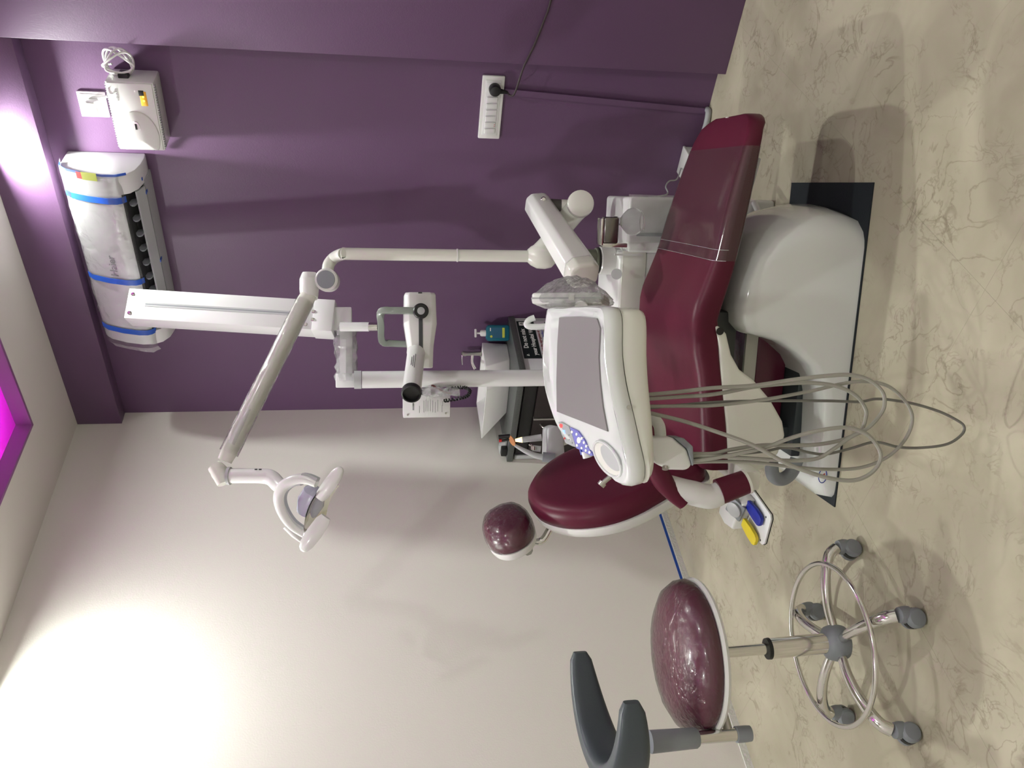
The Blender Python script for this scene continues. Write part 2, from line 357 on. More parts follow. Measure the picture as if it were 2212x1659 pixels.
# crinkled protective film over the front
def wrinkle(P, amp, seed=0):
    rs = np.random.RandomState(seed); return [p+rs.uniform(-amp, amp, 3) for p in P]
prof = [(-.08, 2.575)] + [(y-.004, z+.002) for y, z in fp_o[1:]] + [(-.186, 2.340)]
rings = []
rs = np.random.RandomState(3)
for k in range(25):
    x = x0-.012+k*(x1-x0+.024)/24
    rings.append([V(x, y-rs.uniform(0, .0025), z+rs.uniform(-.003, .003)) for y, z in prof])
mb = MB(); n = len(prof)
mb.add([p for r in rings for p in r], [(k*n+i, k*n+i+1, (k+1)*n+i+1, (k+1)*n+i) for k in range(24) for i in range(n-1)])
mb.build('protective_film', FILM, ac, label='loose clear film')
sk = [V(x0-.012, y, z) for y, z in prof[2:]]
mb = MB(); m2 = len(sk); rs = np.random.RandomState(5)
mb.add(sk+[p+V(-.02-.01*rs.rand(), .004, -.012*rs.rand()) for p in sk], [(i, i+1, m2+i+1, m2+i) for i in range(m2-1)]).build('film_end', FILMH, ac)

# ================================================================ stabilizer with cords, top socket
sb = thing('voltage_stabilizer', 'white wall-mounted voltage stabilizer box with yellow indicator label', 'stabilizer', (1.62, 0, 2.17))
a0, a1, c0, c1 = 1.488, 1.755, 2.172, 2.340
MB().b2((a0, -.118, c0), (a1, 0, c1), r=.008).build('body', WHITE, sb)
MB().b2((a0+.004, -.122, c0+.006), (a1-.004, -.112, c1-.006), r=.004).build('front_cover', WHITE, sb)
# raised arch with an oval button
oc = V(1.548, -.121, 2.254)
arch = [(.100*math.cos(a), (.072*math.sin(a))) for a in np.linspace(0, 6.283185, 41)[:-1]]
MB().pillow([(max(x, -.054), z) for x, z in arch], oc, V(1, 0, 0), UP, V(0, -1, 0), [(1, 0), (.97, .006), (.8, .013), (.5, .018), (.2, .020)]).build('arch', WHITE, sb)
ov = [(.026*math.cos(a), .016*math.sin(a)) for a in np.linspace(0, 6.283185, 29)[:-1]]
MB().pillow(ov, oc+V(.040, -.011, .002), V(1, 0, 0), UP, V(0, -1, 0), [(1, -.004), (1, .006), (.9, .008)]).build('button', CERAM, sb)
MB().box(oc+V(.046, -.020, .002), (.022, .003, .007), r=.001).build('slot', BLACK, sb)
MB().b2((1.668, -.1235, 2.203), (1.722, -.121, 2.226), r=.001).build('label_plate', LABELY, sb)
MB().b2((1.706, -.1240, 2.211), (1.726, -.121, 2.229), r=.001).build('label_corner', BLACK, sb)
for x in (1.688, 1.703): MB().cyl((x, -.123, 2.215), (x, -.1255, 2.215), .004, n=12).build('indicator', LEDYEL, sb)
text('V-GUARD', 'logo', INKG, sb, V(1.706, -.1225, 2.304), V(1, 0, 0), UP, .011, .0003)
MB().tube([V(1.722+.013*math.cos(a), -.1228, 2.322+.010*math.sin(a)) for a in np.linspace(.3, 4.6, 7)], .0007, n=5).build('logo_curve', INKG, sb)
mb = MB()
for k in range(26):
    x = a0+.014+k*(a1-a0-.028)/25
    for z in (c0+.001, c1-.001): mb.box((x, -.106, z), (.005, .018, .006))
mb.build('vent_ribs', LGREY, sb, kind='stuff')
MB().b2((1.665, -.09, 2.262), (1.752+.018, -.045, 2.298), r=.004).build('outlet_plug', BLACK, sb, label='black plug seated in the stabilizer end')
cl = V(1.800, -.05, 2.292)
mb = MB()
for k in range(4):
    pts = []
    for a in np.linspace(0, 6.283185, 15)[:-1]:
        pts.append(cl+V(.040*math.cos(a)+.012*math.sin(2*a+k), -.012+.016*math.sin(a+k*1.3)-k*.004, .052*math.sin(a)+.010*math.cos(a+k)))
    mb.tube(pts, .0042, n=7, sub=4, closed=True)
mb.build('coiled_cord', WHITE, sb, label='coiled white mains lead')
MB().tube([V(1.755, -.04, 2.33), V(1.78, -.04, 2.345), V(1.79, -.05, 2.32)], .004, n=7).build('lead', WHITE, sb)
MB().tube([V(1.655, -.045, 2.395), V(1.665, -.05, 2.365), V(1.67, -.04, 2.34)], .005, n=8).build('lead', WHITE, sb)
MB().tube([V(1.49, -.03, 2.22), V(1.465, -.022, 2.222), V(1.445, -.022, 2.24)], .006, n=8).build('lead', BLACK, sb)

ws = thing('wall_socket', 'small square wall socket above the stabilizer', 'socket', (1.614, 0, 2.38))
MB().b2((1.565, -.010, 2.380), (1.664, 0, 2.480), r=.003).build('plate', CREAMP, ws)
MB().b2((1.573, -.013, 2.388), (1.656, -.008, 2.472), r=.002).build('insert', WHITE, ws)
MB().box((1.613, -.030, 2.425), (.055, .040, .050), r=.010, seg=3).build('plug', WHITE, ws)
MB().cyl((1.636, -.045, 2.408), (1.648, -.050, 2.388), .008, .005, n=10).build('cord_grip', WHITE, ws)

# ================================================================ switchboard, plug with cord, trunking
sw = thing('switchboard', 'white modular switchboard plate on the purple wall', 'switchboard', (1.667, 0, .87))
MB().b2((1.535, -.012, .872), (1.799, 0, .962), r=.005).build('plate', WHITE, sw)
MB().b2((1.552, -.0145, .886), (1.782, -.010, .948), r=.002).build('inner_frame', FRAMEW, sw)
for k in range(6):
    x = 1.572+k*.0265
    MB().box((x, -.017, .917), (.021, .008, .044), ax=(V(1, 0, 0), V(0, math.cos(.1), math.sin(.1)), V(0, -math.sin(.1), math.cos(.1))), r=.002).build('switch', FRAMEW, sw)
for dx in (-.004, .004): MB().cyl((1.5985+dx, -.0205, .90), (1.5985+dx, -.0225, .90), .0014, n=8).build('socket_hole', REDP, sw)
MB().b2((1.733, -.016, .890), (1.775, -.012, .945), r=.003).build('socket', FRAMEW, sw)
pc = thing('power_cord', 'black round plug and brown cord drooping across the purple pier', 'cord', (1.75, -.02, .74))
pg = MB(); pg.lathe((1.752, -.016, .912), [(.018, 0), (.024, .006), (.024, .026), (.020, .036), (.010, .040)], axis=(0, -1, 0), n=20)
pg.build('plug', BLACK, pc)
MB().cyl((1.750, -.038, .895), (1.744, -.034, .862), .011, .006, n=12).build('cord_grip', BLACK, pc)
q = [V(1.744, -.034, .862), V(1.738, -.05, .850), V(1.765, -.075, .838)] + [ony(*p, -.084) for p in ((1132, 143), (1155, 95), (1175, 45), (1190, 0))] + [V(2.35, -.084, .722), V(2.75, -.084, .715)]
MB().tube(q, .0040, n=8).build('cord', BROWNCORD, pc)
MB().prism([(1.683, 0, .012), (1.707, 0, .012), (1.751, 0, .868), (1.727, 0, .868)], (0, -.018, 0)).build('cable_trunking', PURPLE, label='purple painted cable trunking running down from the switchboard', cat='trunking')
MB().tube([V(1.70, -.010, .010), V(1.70, -.035, .012), V(1.66, -.05, .014), V(1.60, -.045, .014), V(1.50, -.04, .014)], .0125, n=12).build('flexible_conduit', GREYCARD, label='pale grey flexible conduit at the foot of the trunking', cat='conduit')
jb = thing('junction_box', 'low white junction box on the floor against the purple wall', 'box', (1.47, -.03, 0))
MB().b2((1.41, -.10, 0), (1.53, -.004, .066), r=.004).build('body', WHITE, jb)
MB().b2((1.408, -.102, .060), (1.532, -.002, .072), r=.003).build('lid', WHITE, jb)

# ================================================================ wash corner: cabinet, worktop, basin
CT = .742; CX = .604; CY = -.405
cb = thing('vanity_cabinet', 'dark brown vanity cabinet with white side panel in the corner', 'cabinet', (.3, -.2, 0))
MB().b2((.004, CY+.03, .08), (CX-.025, -.002, CT-.04)).build('carcass', BROWN, cb)
MB().b2((CX-.022, CY+.012, .0), (CX-.004, -.002, CT-.031), r=.001).build('side_panel', mat('white laminate', (.55, .54, .57), .45), cb)
MB().b2((CX-.045, CY+.012, .0), (CX-.0225, CY+.030, CT-.031), r=.001).build('front_stile', LGREY, cb)
MB().b2((.004, CY+.02, CT-.10), (CX-.046, CY+.030, CT-.042), r=.001).build('top_rail', BLACK, cb)
MB().b2((.006, CY+.012, .03), (.03, CY+.03, CT-.04), r=.001).build('end_stile', LGREY, cb)
dw = (CX-.05-.034)/2
for k in range(2):
    xa = .034+k*dw+.002; xb = xa+dw-.014
    d = MB().b2((xa, CY+.010, .09), (xb, CY+.028, CT-.104), r=.001).build('door', BROWN, cb)
    hx = xb-.03
    MB().tube([V(hx, CY+.012, .60), V(hx-.002, CY-.012, .585), V(hx-.003, CY-.022, .545), V(hx-.002, CY-.012, .505), V(hx, CY+.012, .49)], .004, n=8).build('handle', CHROME2, d)
    MB().b2((xb+.001, CY+.006, .09), (xb+.010, CY+.028, CT-.104), r=.001).build('edge_strip', ALU, cb)
MB().b2((.002, CY, CT-.030), (CX+.006, -.001, CT), r=.002).build('countertop', STONE, label='grey stone worktop over the vanity cabinet', cat='worktop')
bz = thing('washbasin', 'white angular vessel basin on the grey worktop', 'basin', (.28, -.15, CT))
base = [(.17, -.045), (.20, -.255), (.39, -.235), (.475, -.17), (.480, -.055)]
rim = [(.055, -.03), (.065, -.305), (.385, -.292), (.462, -.205), (.470, -.03)]
inr = [(.075, -.048), (.085, -.287), (.378, -.274), (.445, -.196), (.452, -.048)]
bot = [(.18, -.06), (.20, -.24), (.37, -.22), (.44, -.17), (.44, -.07)]
def rg(P, z): return [V(x, y, z) for x, y in P]
mb = MB(); mb.loft([rg(base, CT+.0005), rg(rim, CT+.122), rg(inr, CT+.122), rg(bot, CT+.03)])
mb.build('bowl', CERAM, bz, bevel=.004, seg=2, ang=30)
MB().cyl((.31, -.15, CT+.030), (.31, -.15, CT+.034), .022, n=20).build('drain', CHROME, bz)
fa = thing('basin_tap', 'small chrome pillar tap rising behind the basin', 'tap', (.34, -.04, CT+.12))
fx, fy = .405, -.039
MB().lathe((fx, fy, CT+.1225), [(.016, 0), (.016, .005), (.011, .007), (.011, .075), (.013, .078), (.013, .095), (.006, .100)], n=18).build('body', CHROME2, fa)
MB().tube([V(fx, fy, CT+.165), V(fx-.03, fy-.030, CT+.170), V(fx-.055, fy-.055, CT+.155)], .008, n=10).build('spout', CHROME, fa)
MB().tube([V(fx, fy, CT+.217), V(fx-.02, fy-.02, CT+.220), V(fx-.04, fy-.04, CT+.218)], .004, n=8).build('lever', CHROME, fa)
bo = thing('sanitizer_bottle', 'blue gel sanitizer pump bottle on the worktop', 'bottle', (.545, -.055, CT))
bc = V(.552, -.060, CT)
def rr(w, d, r, n=5):
    out = []
    for cx, cy, a in ((w-r, d-r, 0), (-w+r, d-r, 90), (-w+r, -d+r, 180), (w-r, -d+r, 270)):
        out += [(cx+r*math.cos(math.radians(a+k*90/n)), cy+r*math.sin(math.radians(a+k*90/n))) for k in range(n+1)]
    return out
o = rr(.039, .026, .012)
bu, bw = unit(V(RIGHT[0], RIGHT[1], 0)), unit(V(-RIGHT[1], RIGHT[0], 0))
MB().pillow(o, bc, bu, bw, UP, [(.9, .001), (1, .008), (1, .098), (.93, .108), (.6, .114)]).build('bottle_body', BLUEGEL, bo)
lab = [(x*1.01, y*1.01) for x, y in o if y < 0]
MB().box(bc+bw*-.0268+UP*.062, (.050, .0008, .060), ax=(bu, bw, UP)).build('label_print', BLUELAB, bo)
MB().box(bc+bw*-.0274+UP*.030, (.048, .0008, .012), ax=(bu, bw, UP)).build('label_band', YELLOWG, bo)
MB().cyl(bc+bw*-.0272+bu*-.018+UP*.090, bc+bw*-.0278+bu*-.018+UP*.090, .006, n=14).build('label_dot', YELLOWG, bo)
MB().box(bc+bw*-.0274+bu*.016+UP*.094, (.016, .0008, .004), ax=(bu, bw, UP)).build('label_mark', INKW, bo)
MB().lathe(bc+UP*.1142, [(.016, 0), (.016, .020), (.012, .026), (.005, .028), (.005, .046)], n=18).build('pump_neck', WHITE, bo)
MB().box(bc+UP*.163, (.042, .016, .011), ax=(bu, bw, UP), r=.004).build('pump_head', WHITE, bo)
# poster on the cabinet's side panel
sg = thing('waste_sign', 'hospital waste poster with dark green header on the vanity side panel', 'sign', (CX-.003, -.2, .4))
ex, ey = V(0, 1, 0), UP
SX = CX-.0035; ya, yb = -.312, -.030; zt = .706; zb = .40
def card(y0, z0, y1, z1, m, n, lift=0): return MB().b2((SX+lift, y0, z0), (SX+.0012+lift, y1, z1)).build(n, m, sg)
card(ya, zb, yb, zt, SIGNW, 'paper')
card(ya, zt-.085, yb, zt, SIGNBK, 'header', .0008)
text('Do not mix', 'lettering', INKW, sg, V(SX+.0024, -.165, zt-.022), ex, ey, .031, bold=.0007)
text('your Hospital Waste', 'lettering', INKW, sg, V(SX+.0024, -.168, zt-.060), ex, ey, .0285, bold=.0007)
for y in (ya+.022, yb-.022):
    card(y-.013, zt-.036, y+.013, zt-.010, INKW if y > -.2 else SIGNBK, 'emblem_plate', .0018)
    MB().tube([V(SX+.0042, y+.007*math.cos(a), zt-.023+.007*math.sin(a)) for a in (1.57, 3.66, 5.76)], .0014, n=5, sub=1, closed=True).build('emblem', INK if y > -.2 else INKW, sg)
text('Ensure the segregation of waste', 'lettering', SIGNRED, sg, V(SX+.0018, -.172, zt-.097), ex, ey, .017)
text('Bio Medical Waste handling rules', 'lettering', PADBLUE, sg, V(SX+.0018, -.172, zt-.115), ex, ey, .014)
card(ya+.008, zt-.19, ya+.075, zt-.125, SIGNYEL, 'yellow_block', .0008)
card(ya+.078, zt-.19, ya+.150, zt-.125, SIGNRED, 'red_block', .0008)
for k in range(3):
    for c in (ya+.04, ya+.115, ya+.19, ya+.255): card(c-.02+.004*k, zt-.142-k*.014, c+.02-.003*k, zt-.138-k*.014, INK if c > ya+.16 else SIGNBK, 'text_line', .0016)
# curing light on the left end of the worktop
cu = thing('curing_light', 'black and grey curing light with amber shield at the worktop end', 'curing light', (.07, -.36, CT))
k0 = V(.075, -.372, CT)
MB().box(k0+V(-.01, .03, .018), (.10, .05, .034), r=.006).build('charging_base', LGREY, cu)
MB().box(k0+V(-.02, -.008, .016), (.05, .03, .03), r=.005).build('end_clip', BLACK, cu)
d0 = 3.86
MB().cyl(at(1077, 944, d0), at(1102, 942, d0), .010, n=14).build('handpiece', BLACK, cu)
MB().cyl(at(1080, 952, d0), at(1105, 949, d0), .006, n=12).build('switch_stem', BLACK, cu)
MB().cyl(at(1078, 952, d0), at(1084, 952, d0), .008, n=12).build('red_cap', REDP, cu)
MB().cyl(at(1078, 959, d0), at(1092, 957, d0), .010, n=12).build('grey_stem', LGREY, cu)
sa = at(1106, 952, d0-.02)
MB().lathe(sa, [(.004, -.001), (.032, -.002), (.032, .002), (.004, .003)], axis=unit(V(.3, -.3, .9)), n=24, sy=.45).build('amber_shield', ORANGE, cu)

# assistant's instrument holder beyond the chair back
ih = thing('instrument_holder', 'pale grey assistant instrument holder with suction hose and lit handpiece', 'instrument holder', at(1190, 955, 3.1)-V(0, 0, .06))
d0 = 3.1
hc = at(1193, 955, d0); hr = unit(V(RIGHT[0], RIGHT[1], 0)); hb = np.cross(UP, hr)
sec = [(-.058, -.026), (.052, -.022), (.062, .004), (.056, .034), (-.040, .040), (-.052, .030)]
MB().loft([[hc+hr*x+UP*(-z+.004)+hb*y for x, z in sec] for y in (-.05, .055)]).build('body', LGREY, ih, bevel=.008)
MB().cyl(at(1170, 945, d0-.03), at(1128, 950, d0-.03), .0125, .0105, n=14).build('handpiece', LGREY, ih)
MB().cyl(at(1128, 950, d0-.03), at(1113, 951, d0-.03), .0105, .005, n=14).build('handpiece_tip', TIPLIGHT, ih)
MB().tube([at(1190, 988, d0-.05), at(1180, 988, d0-.05), at(1160, 985, d0-.05), at(1136, 975, d0-.05), at(1112, 962, d0-.05)], [.013, .012, .011, .009, .005], n=12).build('suction_hose', LGREY, ih)
MB().cyl(at(1198, 990, d0-.055), at(1172, 987, d0-.055), .018, n=16).build('hose_socket', GREYP, ih)
MB().cyl(at(1168, 970, d0-.045), at(1150, 968, d0-.045), .011, n=14).build('valve_body', LGREY, ih)
MB().cyl(at(1152, 964, d0-.06), at(1152, 972, d0-.06), .009, n=12).build('valve_knob', CHROME, ih)
MB().tube([at(1152, 966, d0-.06), at(1148, 962, d0-.06), at(1145, 962, d0-.06), at(1143, 960, d0-.06)], .003, n=6).build('nozzle', CHROME, ih)
MB().tube([hc+UP*-.03, hc+UP*-.12+hr*.05, ch(-.28, .52, .62), ch(-.12, .52, .48), ch(.0, .52, .46)], .018, n=12).build('support_arm', WHITE, ih)

# ================================================================ x-ray machine on its stand
xr = thing('xray_machine', 'white dental x-ray machine on a tall stand with folded arm', 'x-ray machine', (.803, -.676, 0))
XP = V(.803, -.676, 0)
D = 3.45
p_top = at(782, 818, D)
MB().cyl(V(XP[0], XP[1], .07), V(XP[0], XP[1], p_top[2]), .0345, n=28).build('post', FRAMEW, xr)
bs = MB()
bs.lathe((XP[0], XP[1], .045), [(.07, 0), (.07, .03), (.045, .05)], n=24)
bs.build('base_hub', FRAMEW, xr)
for a in (10, 100, 190, 280):
    a = math.radians(a); u = V(math.cos(a), math.sin(a), 0)
    MB().box(XP+u*.13+UP*.055, (.22, .04, .022), ax=(u, np.cross(UP, u), UP), r=.005).build('base_leg', FRAMEW, xr)
    MB().lathe(XP+u*.225+UP*.0225-np.cross(UP, u)*.011, [(.018, 0), (.022, .004), (.022, .018), (.018, .022)], axis=np.cross(UP, u), n=18).build('caster', GREYP, xr)
ux = unit(V(RIGHT[0], RIGHT[1], 0)); uy = np.cross(UP, ux)        # facing the viewer
AX = (ux, uy, UP)
MB().cyl(V(XP[0], XP[1], p_top[2]+.002), V(XP[0], XP[1], p_top[2]+.03), .0365, n=24).build('post_collar', LGREY, xr)
b0, b1 = at(748, 822, D), at(748, 705, D)
MB().box(b0, (.058, .066, .083), ax=AX, r=.004).build('bracket_block', FRAMEW, xr)
MB().box((b0+b1)/2, (np.linalg.norm(b1-b0), .05, .050), ax=(unit(b1-b0), uy, np.cross(unit(b1-b0), uy)), r=.003).build('bracket_arm', FRAMEW, xr)
mb = MB(); rs = np.random.RandomState(2); rg2 = []
for k in range(13):
    c = b0+(b1-b0)*k/12; e = unit(b1-b0); f = np.cross(e, uy)
    rg2.append([c+(uy*math.cos(a)+f*math.sin(a))*(.042+rs.uniform(-.004, .012)) for a in np.linspace(0, 6.283185, 13)[:-1]])
mb.loft(rg2, cap=False).build('bracket_wrap', FILMH, xr, label='crumpled plastic wrap round the bracket', ang=25)
kc = at(738, 690, D)
MB().box(kc, (.095, .083, .083), ax=AX, r=.004).build('knuckle', FRAMEW, xr)
# long spring arm folded upright
l0, l1 = at(700, 690, D-.02), at(283, 664, D-.05)
el = unit(l1-l0); fn = unit(FWD*-.86+np.cross(UP, FWD)*-.25); fn = unit(-FWD-.55*RIGHT*-1*0 - ux*.0); 
face = unit(unit(V(-FWD[0], -FWD[1], 0)) + .28*ux); face = unit(face-el*(face@el)); sid = np.cross(el, face)
L = np.linalg.norm(l1-l0)
MB().box((l0+l1)/2, (L, .095, .128), ax=(el, face, sid), r=.003).build('spring_arm', FRAMEW, xr)
mid = (l0+l1)/2+face*.0478
MB().box(mid+el*.02, (L*.76, .002, .018), ax=(el, face, sid)).build('groove', LGREY, xr)
MB().box(mid+el*.02+sid*.0005, (L*.755, .0025, .004), ax=(el, face, sid)).build('groove_shadow', GREYP, xr)
MB().box(l0+face*.002-el*.005, (.082, .103, .136), ax=(el, face, sid), r=.003).build('arm_foot', FRAMEW, xr)
for e1, s1 in ((L/2-.018, .040), (L/2-.018, -.040), (-L/2+.035, .012), (-L/2+.06, -.045), (-L/2+.035, -.022)):
    MB().lathe((l0+l1)/2+el*e1+sid*s1+face*(.0475 if e1 > 0 else .0518), [(.008, 0), (.008, .002), (.005, .005)], axis=face, n=12).build('screw', CHROME, xr)
# hanging fork and tube head
D2 = 3.34
s0, s1 = at(735, 706, D2), at(797, 706, D2)
MB().cyl(s0, s1, .0185, n=18).build('stem', FRAMEW, xr)
MB().cyl(s1, at(816, 706, D2), .0165, n=18).build('stem_collar', CHROME, xr)
fw = [at(905, 672, D2-.075), at(850, 671, D2-.075), at(824, 674, D2-.06), at(823, 706, D2), at(826, 738, D2+.03), at(850, 742, D2+.05), at(905, 744, D2+.05)]
P = catmull(fw, 6); rings = []
for i, p in enumerate(P):
    tt = unit(P[min(i+1, len(P)-1)]-P[max(i-1, 0)]); n1 = unit(uy-tt*(uy@tt)); n2 = np.cross(tt, n1)
    rings.append([p+n1*.022*a+n2*.013*b for a, b in ((-1, -1), (1, -1), (1, 1), (-1, 1))])
MB().loft(rings).build('fork', SAGE, xr, bevel=.005, ang=30)
hx0, hx1 = at(906, 634, D2-.02), at(908, 795, D2-.02); he = unit(hx1-hx0); hf = unit(V(-FWD[0], -FWD[1], 0)-he*(V(-FWD[0], -FWD[1], 0)@he)); hu = np.cross(he, hf)
if hu[2] < 0: hu = -hu
HL = np.linalg.norm(hx1-hx0)
def hsec(k, hh, dd, off=0): c = hx0+he*HL*k+hu*off; return [c+hu*hh*a+hf*dd*b for a, b in ((-.7, -1), (-1, -.7), (-1, .7), (-.7, 1), (.7, 1), (1, .7), (1, -.7), (.7, -1))]
MB().loft([hsec(0, .056, .050), hsec(.03, .061, .056), hsec(.42, .064, .062), hsec(.70, .051, .056), hsec(.80, .049, .053), hsec(1, .047, .045)]).build('tube_head', WHITE, xr, bevel=.003, ang=25)
stp = []
for k, dd in ((.0, .052), (.42, .0635), (.70, .0575), (.77, .056)):
    c = hx0+he*HL*k+hf*dd; stp.append([c+hu*.0075, c-hu*.0075, c-hu*.0075+hf*.0015, c+hu*.0075+hf*.0015])
MB().loft(stp).build('head_stripe', STRIPE, xr)
kn = hx0+he*HL*.26+hf*.066
MB().lathe(kn, [(.028, 0), (.030, .006), (.030, .022), (.026, .027), (.015, .027), (.015, .025)], axis=hf, n=26).build('knob', BLACK, xr)
MB().lathe(kn+hf*.024, [(.0145, 0), (.0145, .004), (.004, .005)], axis=hf, n=20).build('knob_cap', LGREY, xr)
c0_, c1_ = at(899, 762, D2-.06), at(889, 846, D2-.30)
MB().lathe(c0_, [(.037, -.02), (.037, 0), (.0345, .01), (.0345, np.linalg.norm(c1_-c0_))], axis=unit(c1_-c0_), n=32).build('cone', WHITE, xr)
ca = unit(c1_-c0_)
MB().lathe(c1_, [(.036, -.004), (.036, .018), (.031, .020), (.030, .004)], axis=ca, n=32).build('cone_rim', BLACK, xr)
u1, v1 = perp(ca)
vv = unit(-FWD-ca*(-FWD@ca)); ww = np.cross(ca, vv)
for k in range(3):
    MB().box(c0_+ca*.12+vv*.0348+ww*(.004*k-.004)*1.6, (.10-.02*k, .0008, .0018), ax=(ca, vv, ww)).build('cone_print', INK, xr)
# control box behind the post with its coiled lead
kb = at(922, 878, D-.01); bf = unit(V(-FWD[0], -FWD[1], 0)+ux*-.25); bs_ = np.cross(UP, bf)
if bs_@ux < 0: bs_ = -bs_
BA = (bs_, bf, UP)
MB().box(kb-bf*.033, (.095, .066, .192), ax=BA, r=.003).build('control_box', FRAMEW, xr)
MB().box(kb+bs_*.052-bf*.033, (.008, .05, .16), ax=BA).build('box_gap_shade', STRIPE, xr)  # charcoal strip stands in for the shaded gap between box and post
for k, (x, z, wl) in enumerate([(0, .055, .03), (.01, .055, .012), (-.012, .030, .03), (0, .012, .05), (.004, .004, .05), (.002, -.004, .046), (.005, -.014, .05), (0, -.024, .05), (-.004, -.034, .045), (.003, -.044, .05), (-.01, -.062, .03), (.012, -.064, .02)]):
    MB().box(kb+bs_*x+UP*z, (wl, .001, .002 if k > 1 else .006), ax=BA).build('label_line', INKG, xr)
for x, z in ((-.034, .078), (.034, .078), (.03, -.078), (-.03, -.078)):
    MB().cyl(kb+bs_*x+UP*z, kb+bs_*x+UP*z+bf*.002, .004, n=10).build('screw', CHROME2, xr)
cp = catmull([at(960, 866, D-.03), at(985, 862, D-.05), at(1008, 856, D-.06), at(1015, 845, D-.06), at(1006, 838, D-.05), at(985, 838, D-.04), at(960, 843, D-.035)], 14)
hel = []
for i, p in enumerate(cp):
    tt = unit(cp[min(i+1, len(cp)-1)]-cp[max(i-1, 0)]); u_, v_ = perp(tt); a = i*1.9; hel.append(p+(u_*math.cos(a)+v_*math.sin(a))*.006)
MB().tube(hel, .0032, n=6, sub=3).build('coiled_lead', BLACK, xr)
MB().cyl(at(925, 826, D-.034), at(935, 832, D-.036), .008, n=10).build('cable_gland', BLACK, xr)
MB().tube([at(928, 828, D-.04), at(940, 836, D-.045), at(958, 846, D-.045), at(975, 850, D-.04)], .004, n=6).build('loose_wires', mat('dark red wire', (.12, .02, .02), .5), xr)
mb = MB(); rg3 = []; rs = np.random.RandomState(9)
for k in range(10):
    c = at(912+k*9, 846, D-.04); rg3.append([c+(ux*math.cos(a)+uy*math.sin(a))*(.012+rs.uniform(0, .014)) for a in np.linspace(0, 6.283185, 10)[:-1]])
mb.loft(rg3, cap=False).build('wire_bag', FILMH, xr, label='clear bag over the loose leads', ang=25)

# ================================================================ dental unit behind the chair, lamp arm and pole
du = thing('dental_unit', 'low white dental unit cabinet under film behind the chair', 'dental unit', ch(.22, .5, 0))
CX3 = (CA, CB, UP)
MB().box(ch(.33, .50, .265), (.19, .30, .53), ax=CX3, r=.012, seg=3).build('body', WHITE, du)
MB().box(ch(.13, .50, .275), (.22, .28, .55), ax=CX3, r=.01, seg=3).build('front_body', WHITE, du)
MB().box(ch(.135, .357, .50), (.215, .006, .085), ax=CX3, r=.002).build('front_panel', CREAM, du)
MB().box(ch(.135, .3565, .22), (.20, .004, .40), ax=CX3, r=.002).build('lower_panel', LGREY, du)
MB().box(ch(.23, .346, .525), (.006, .008, .10), ax=CX3).build('panel_edge', WHITE, du)
MB().box(ch(.30, .348, .40), (.012, .004, .20), ax=CX3, r=.001).build('dark_strip', GREYP, du)
MB().lathe(ch(.20, .45, .55), [(.050, 0), (.050, .048), (.046, .052)], n=28).build('swivel_ring', WHITE, du)
MB().lathe(ch(.20, .45, .602), [(.044, 0), (.045, .006), (.045, .012), (.040, .014), (.040, .060)], n=28).build('swivel_neck', mat('grey green joint', (.16, .17, .13), .4), du)
MB().lathe(ch(.20, .45, .6025), [(.047, 0), (.047, .006)], n=28).build('seal_ring', BLACK, du)
MB().cyl(at(1332, 592, 2.8), at(1332, 592, 2.76), .018, n=18).build('knob', LGREY, du)
# spittoon rinse spout: chrome bridge with hanging smoky glass bulb
gd = 2.76
MB().box(at(1317, 497, gd), (.085, .045, .050), ax=CX3, r=.007, seg=3).build('chrome_bridge', mat('dark chrome', (.22, .21, .20), .2, metal=1), du)
MB().box(at(1297, 500, gd), (.088, .047, .012), ax=CX3, r=.004).build('bridge_top', CHROME, du)
MB().box(at(1325, 529, gd+.02), (.014, .040, .085), ax=CX3, r=.003).build('bridge_stem', CHROME, du)
MB().lathe(at(1333, 478, gd), [(.016, .012), (.016, 0), (.013, -.004), (.013, -.012), (.026, -.022), (.040, -.036), (.046, -.052), (.044, -.066), (.036, -.080), (.022, -.084)], n=28).build('glass_bulb', GLASS, du)
MB().tube([at(1368, 452, gd+.02), at(1386, 462, gd+.02), at(1390, 480, gd+.02), at(1388, 496, gd+.02)], .006, n=8).build('bulb_guard', WHITE, du)
mb = MB(); rs = np.random.RandomState(12)
pts = [(.428, .345, .54), (.432, .345, .40), (.432, .345, .10), (.34, .340, .10), (.34, .340, .42), (.25, .342, .10)]
nx, nz = 8, 6; vs = []
for i in range(nx+1):
    for j in range(nz+1):
        vs.append(ch(.433-i*.02, .346-rs.uniform(0, .008), .535-j*.035))
mb.add(vs, [(i*(nz+1)+j, i*(nz+1)+j+1, (i+1)*(nz+1)+j+1, (i+1)*(nz+1)+j) for i in range(nx) for j in range(nz)]).build('wrap', FILMH, du, label='clear plastic wrap on the cabinet front')
MB().tube([ch(.415, .345, .081), ch(.385, .30, .083), ch(.352, .245, .086)], .011, n=10).build('drain_pipe', WHITE, du, label='white drain pipe leading to the chair base')
MB().tube([ch(.42, .60, .40), at(1440, 420, 3.35), at(1438, 403, 3.40), at(1446, 391, 3.45), at(1462, 387, 3.5), V(1.45, -.05, .075)], .003, n=6).build('loose_cable', GREYCARD, du)

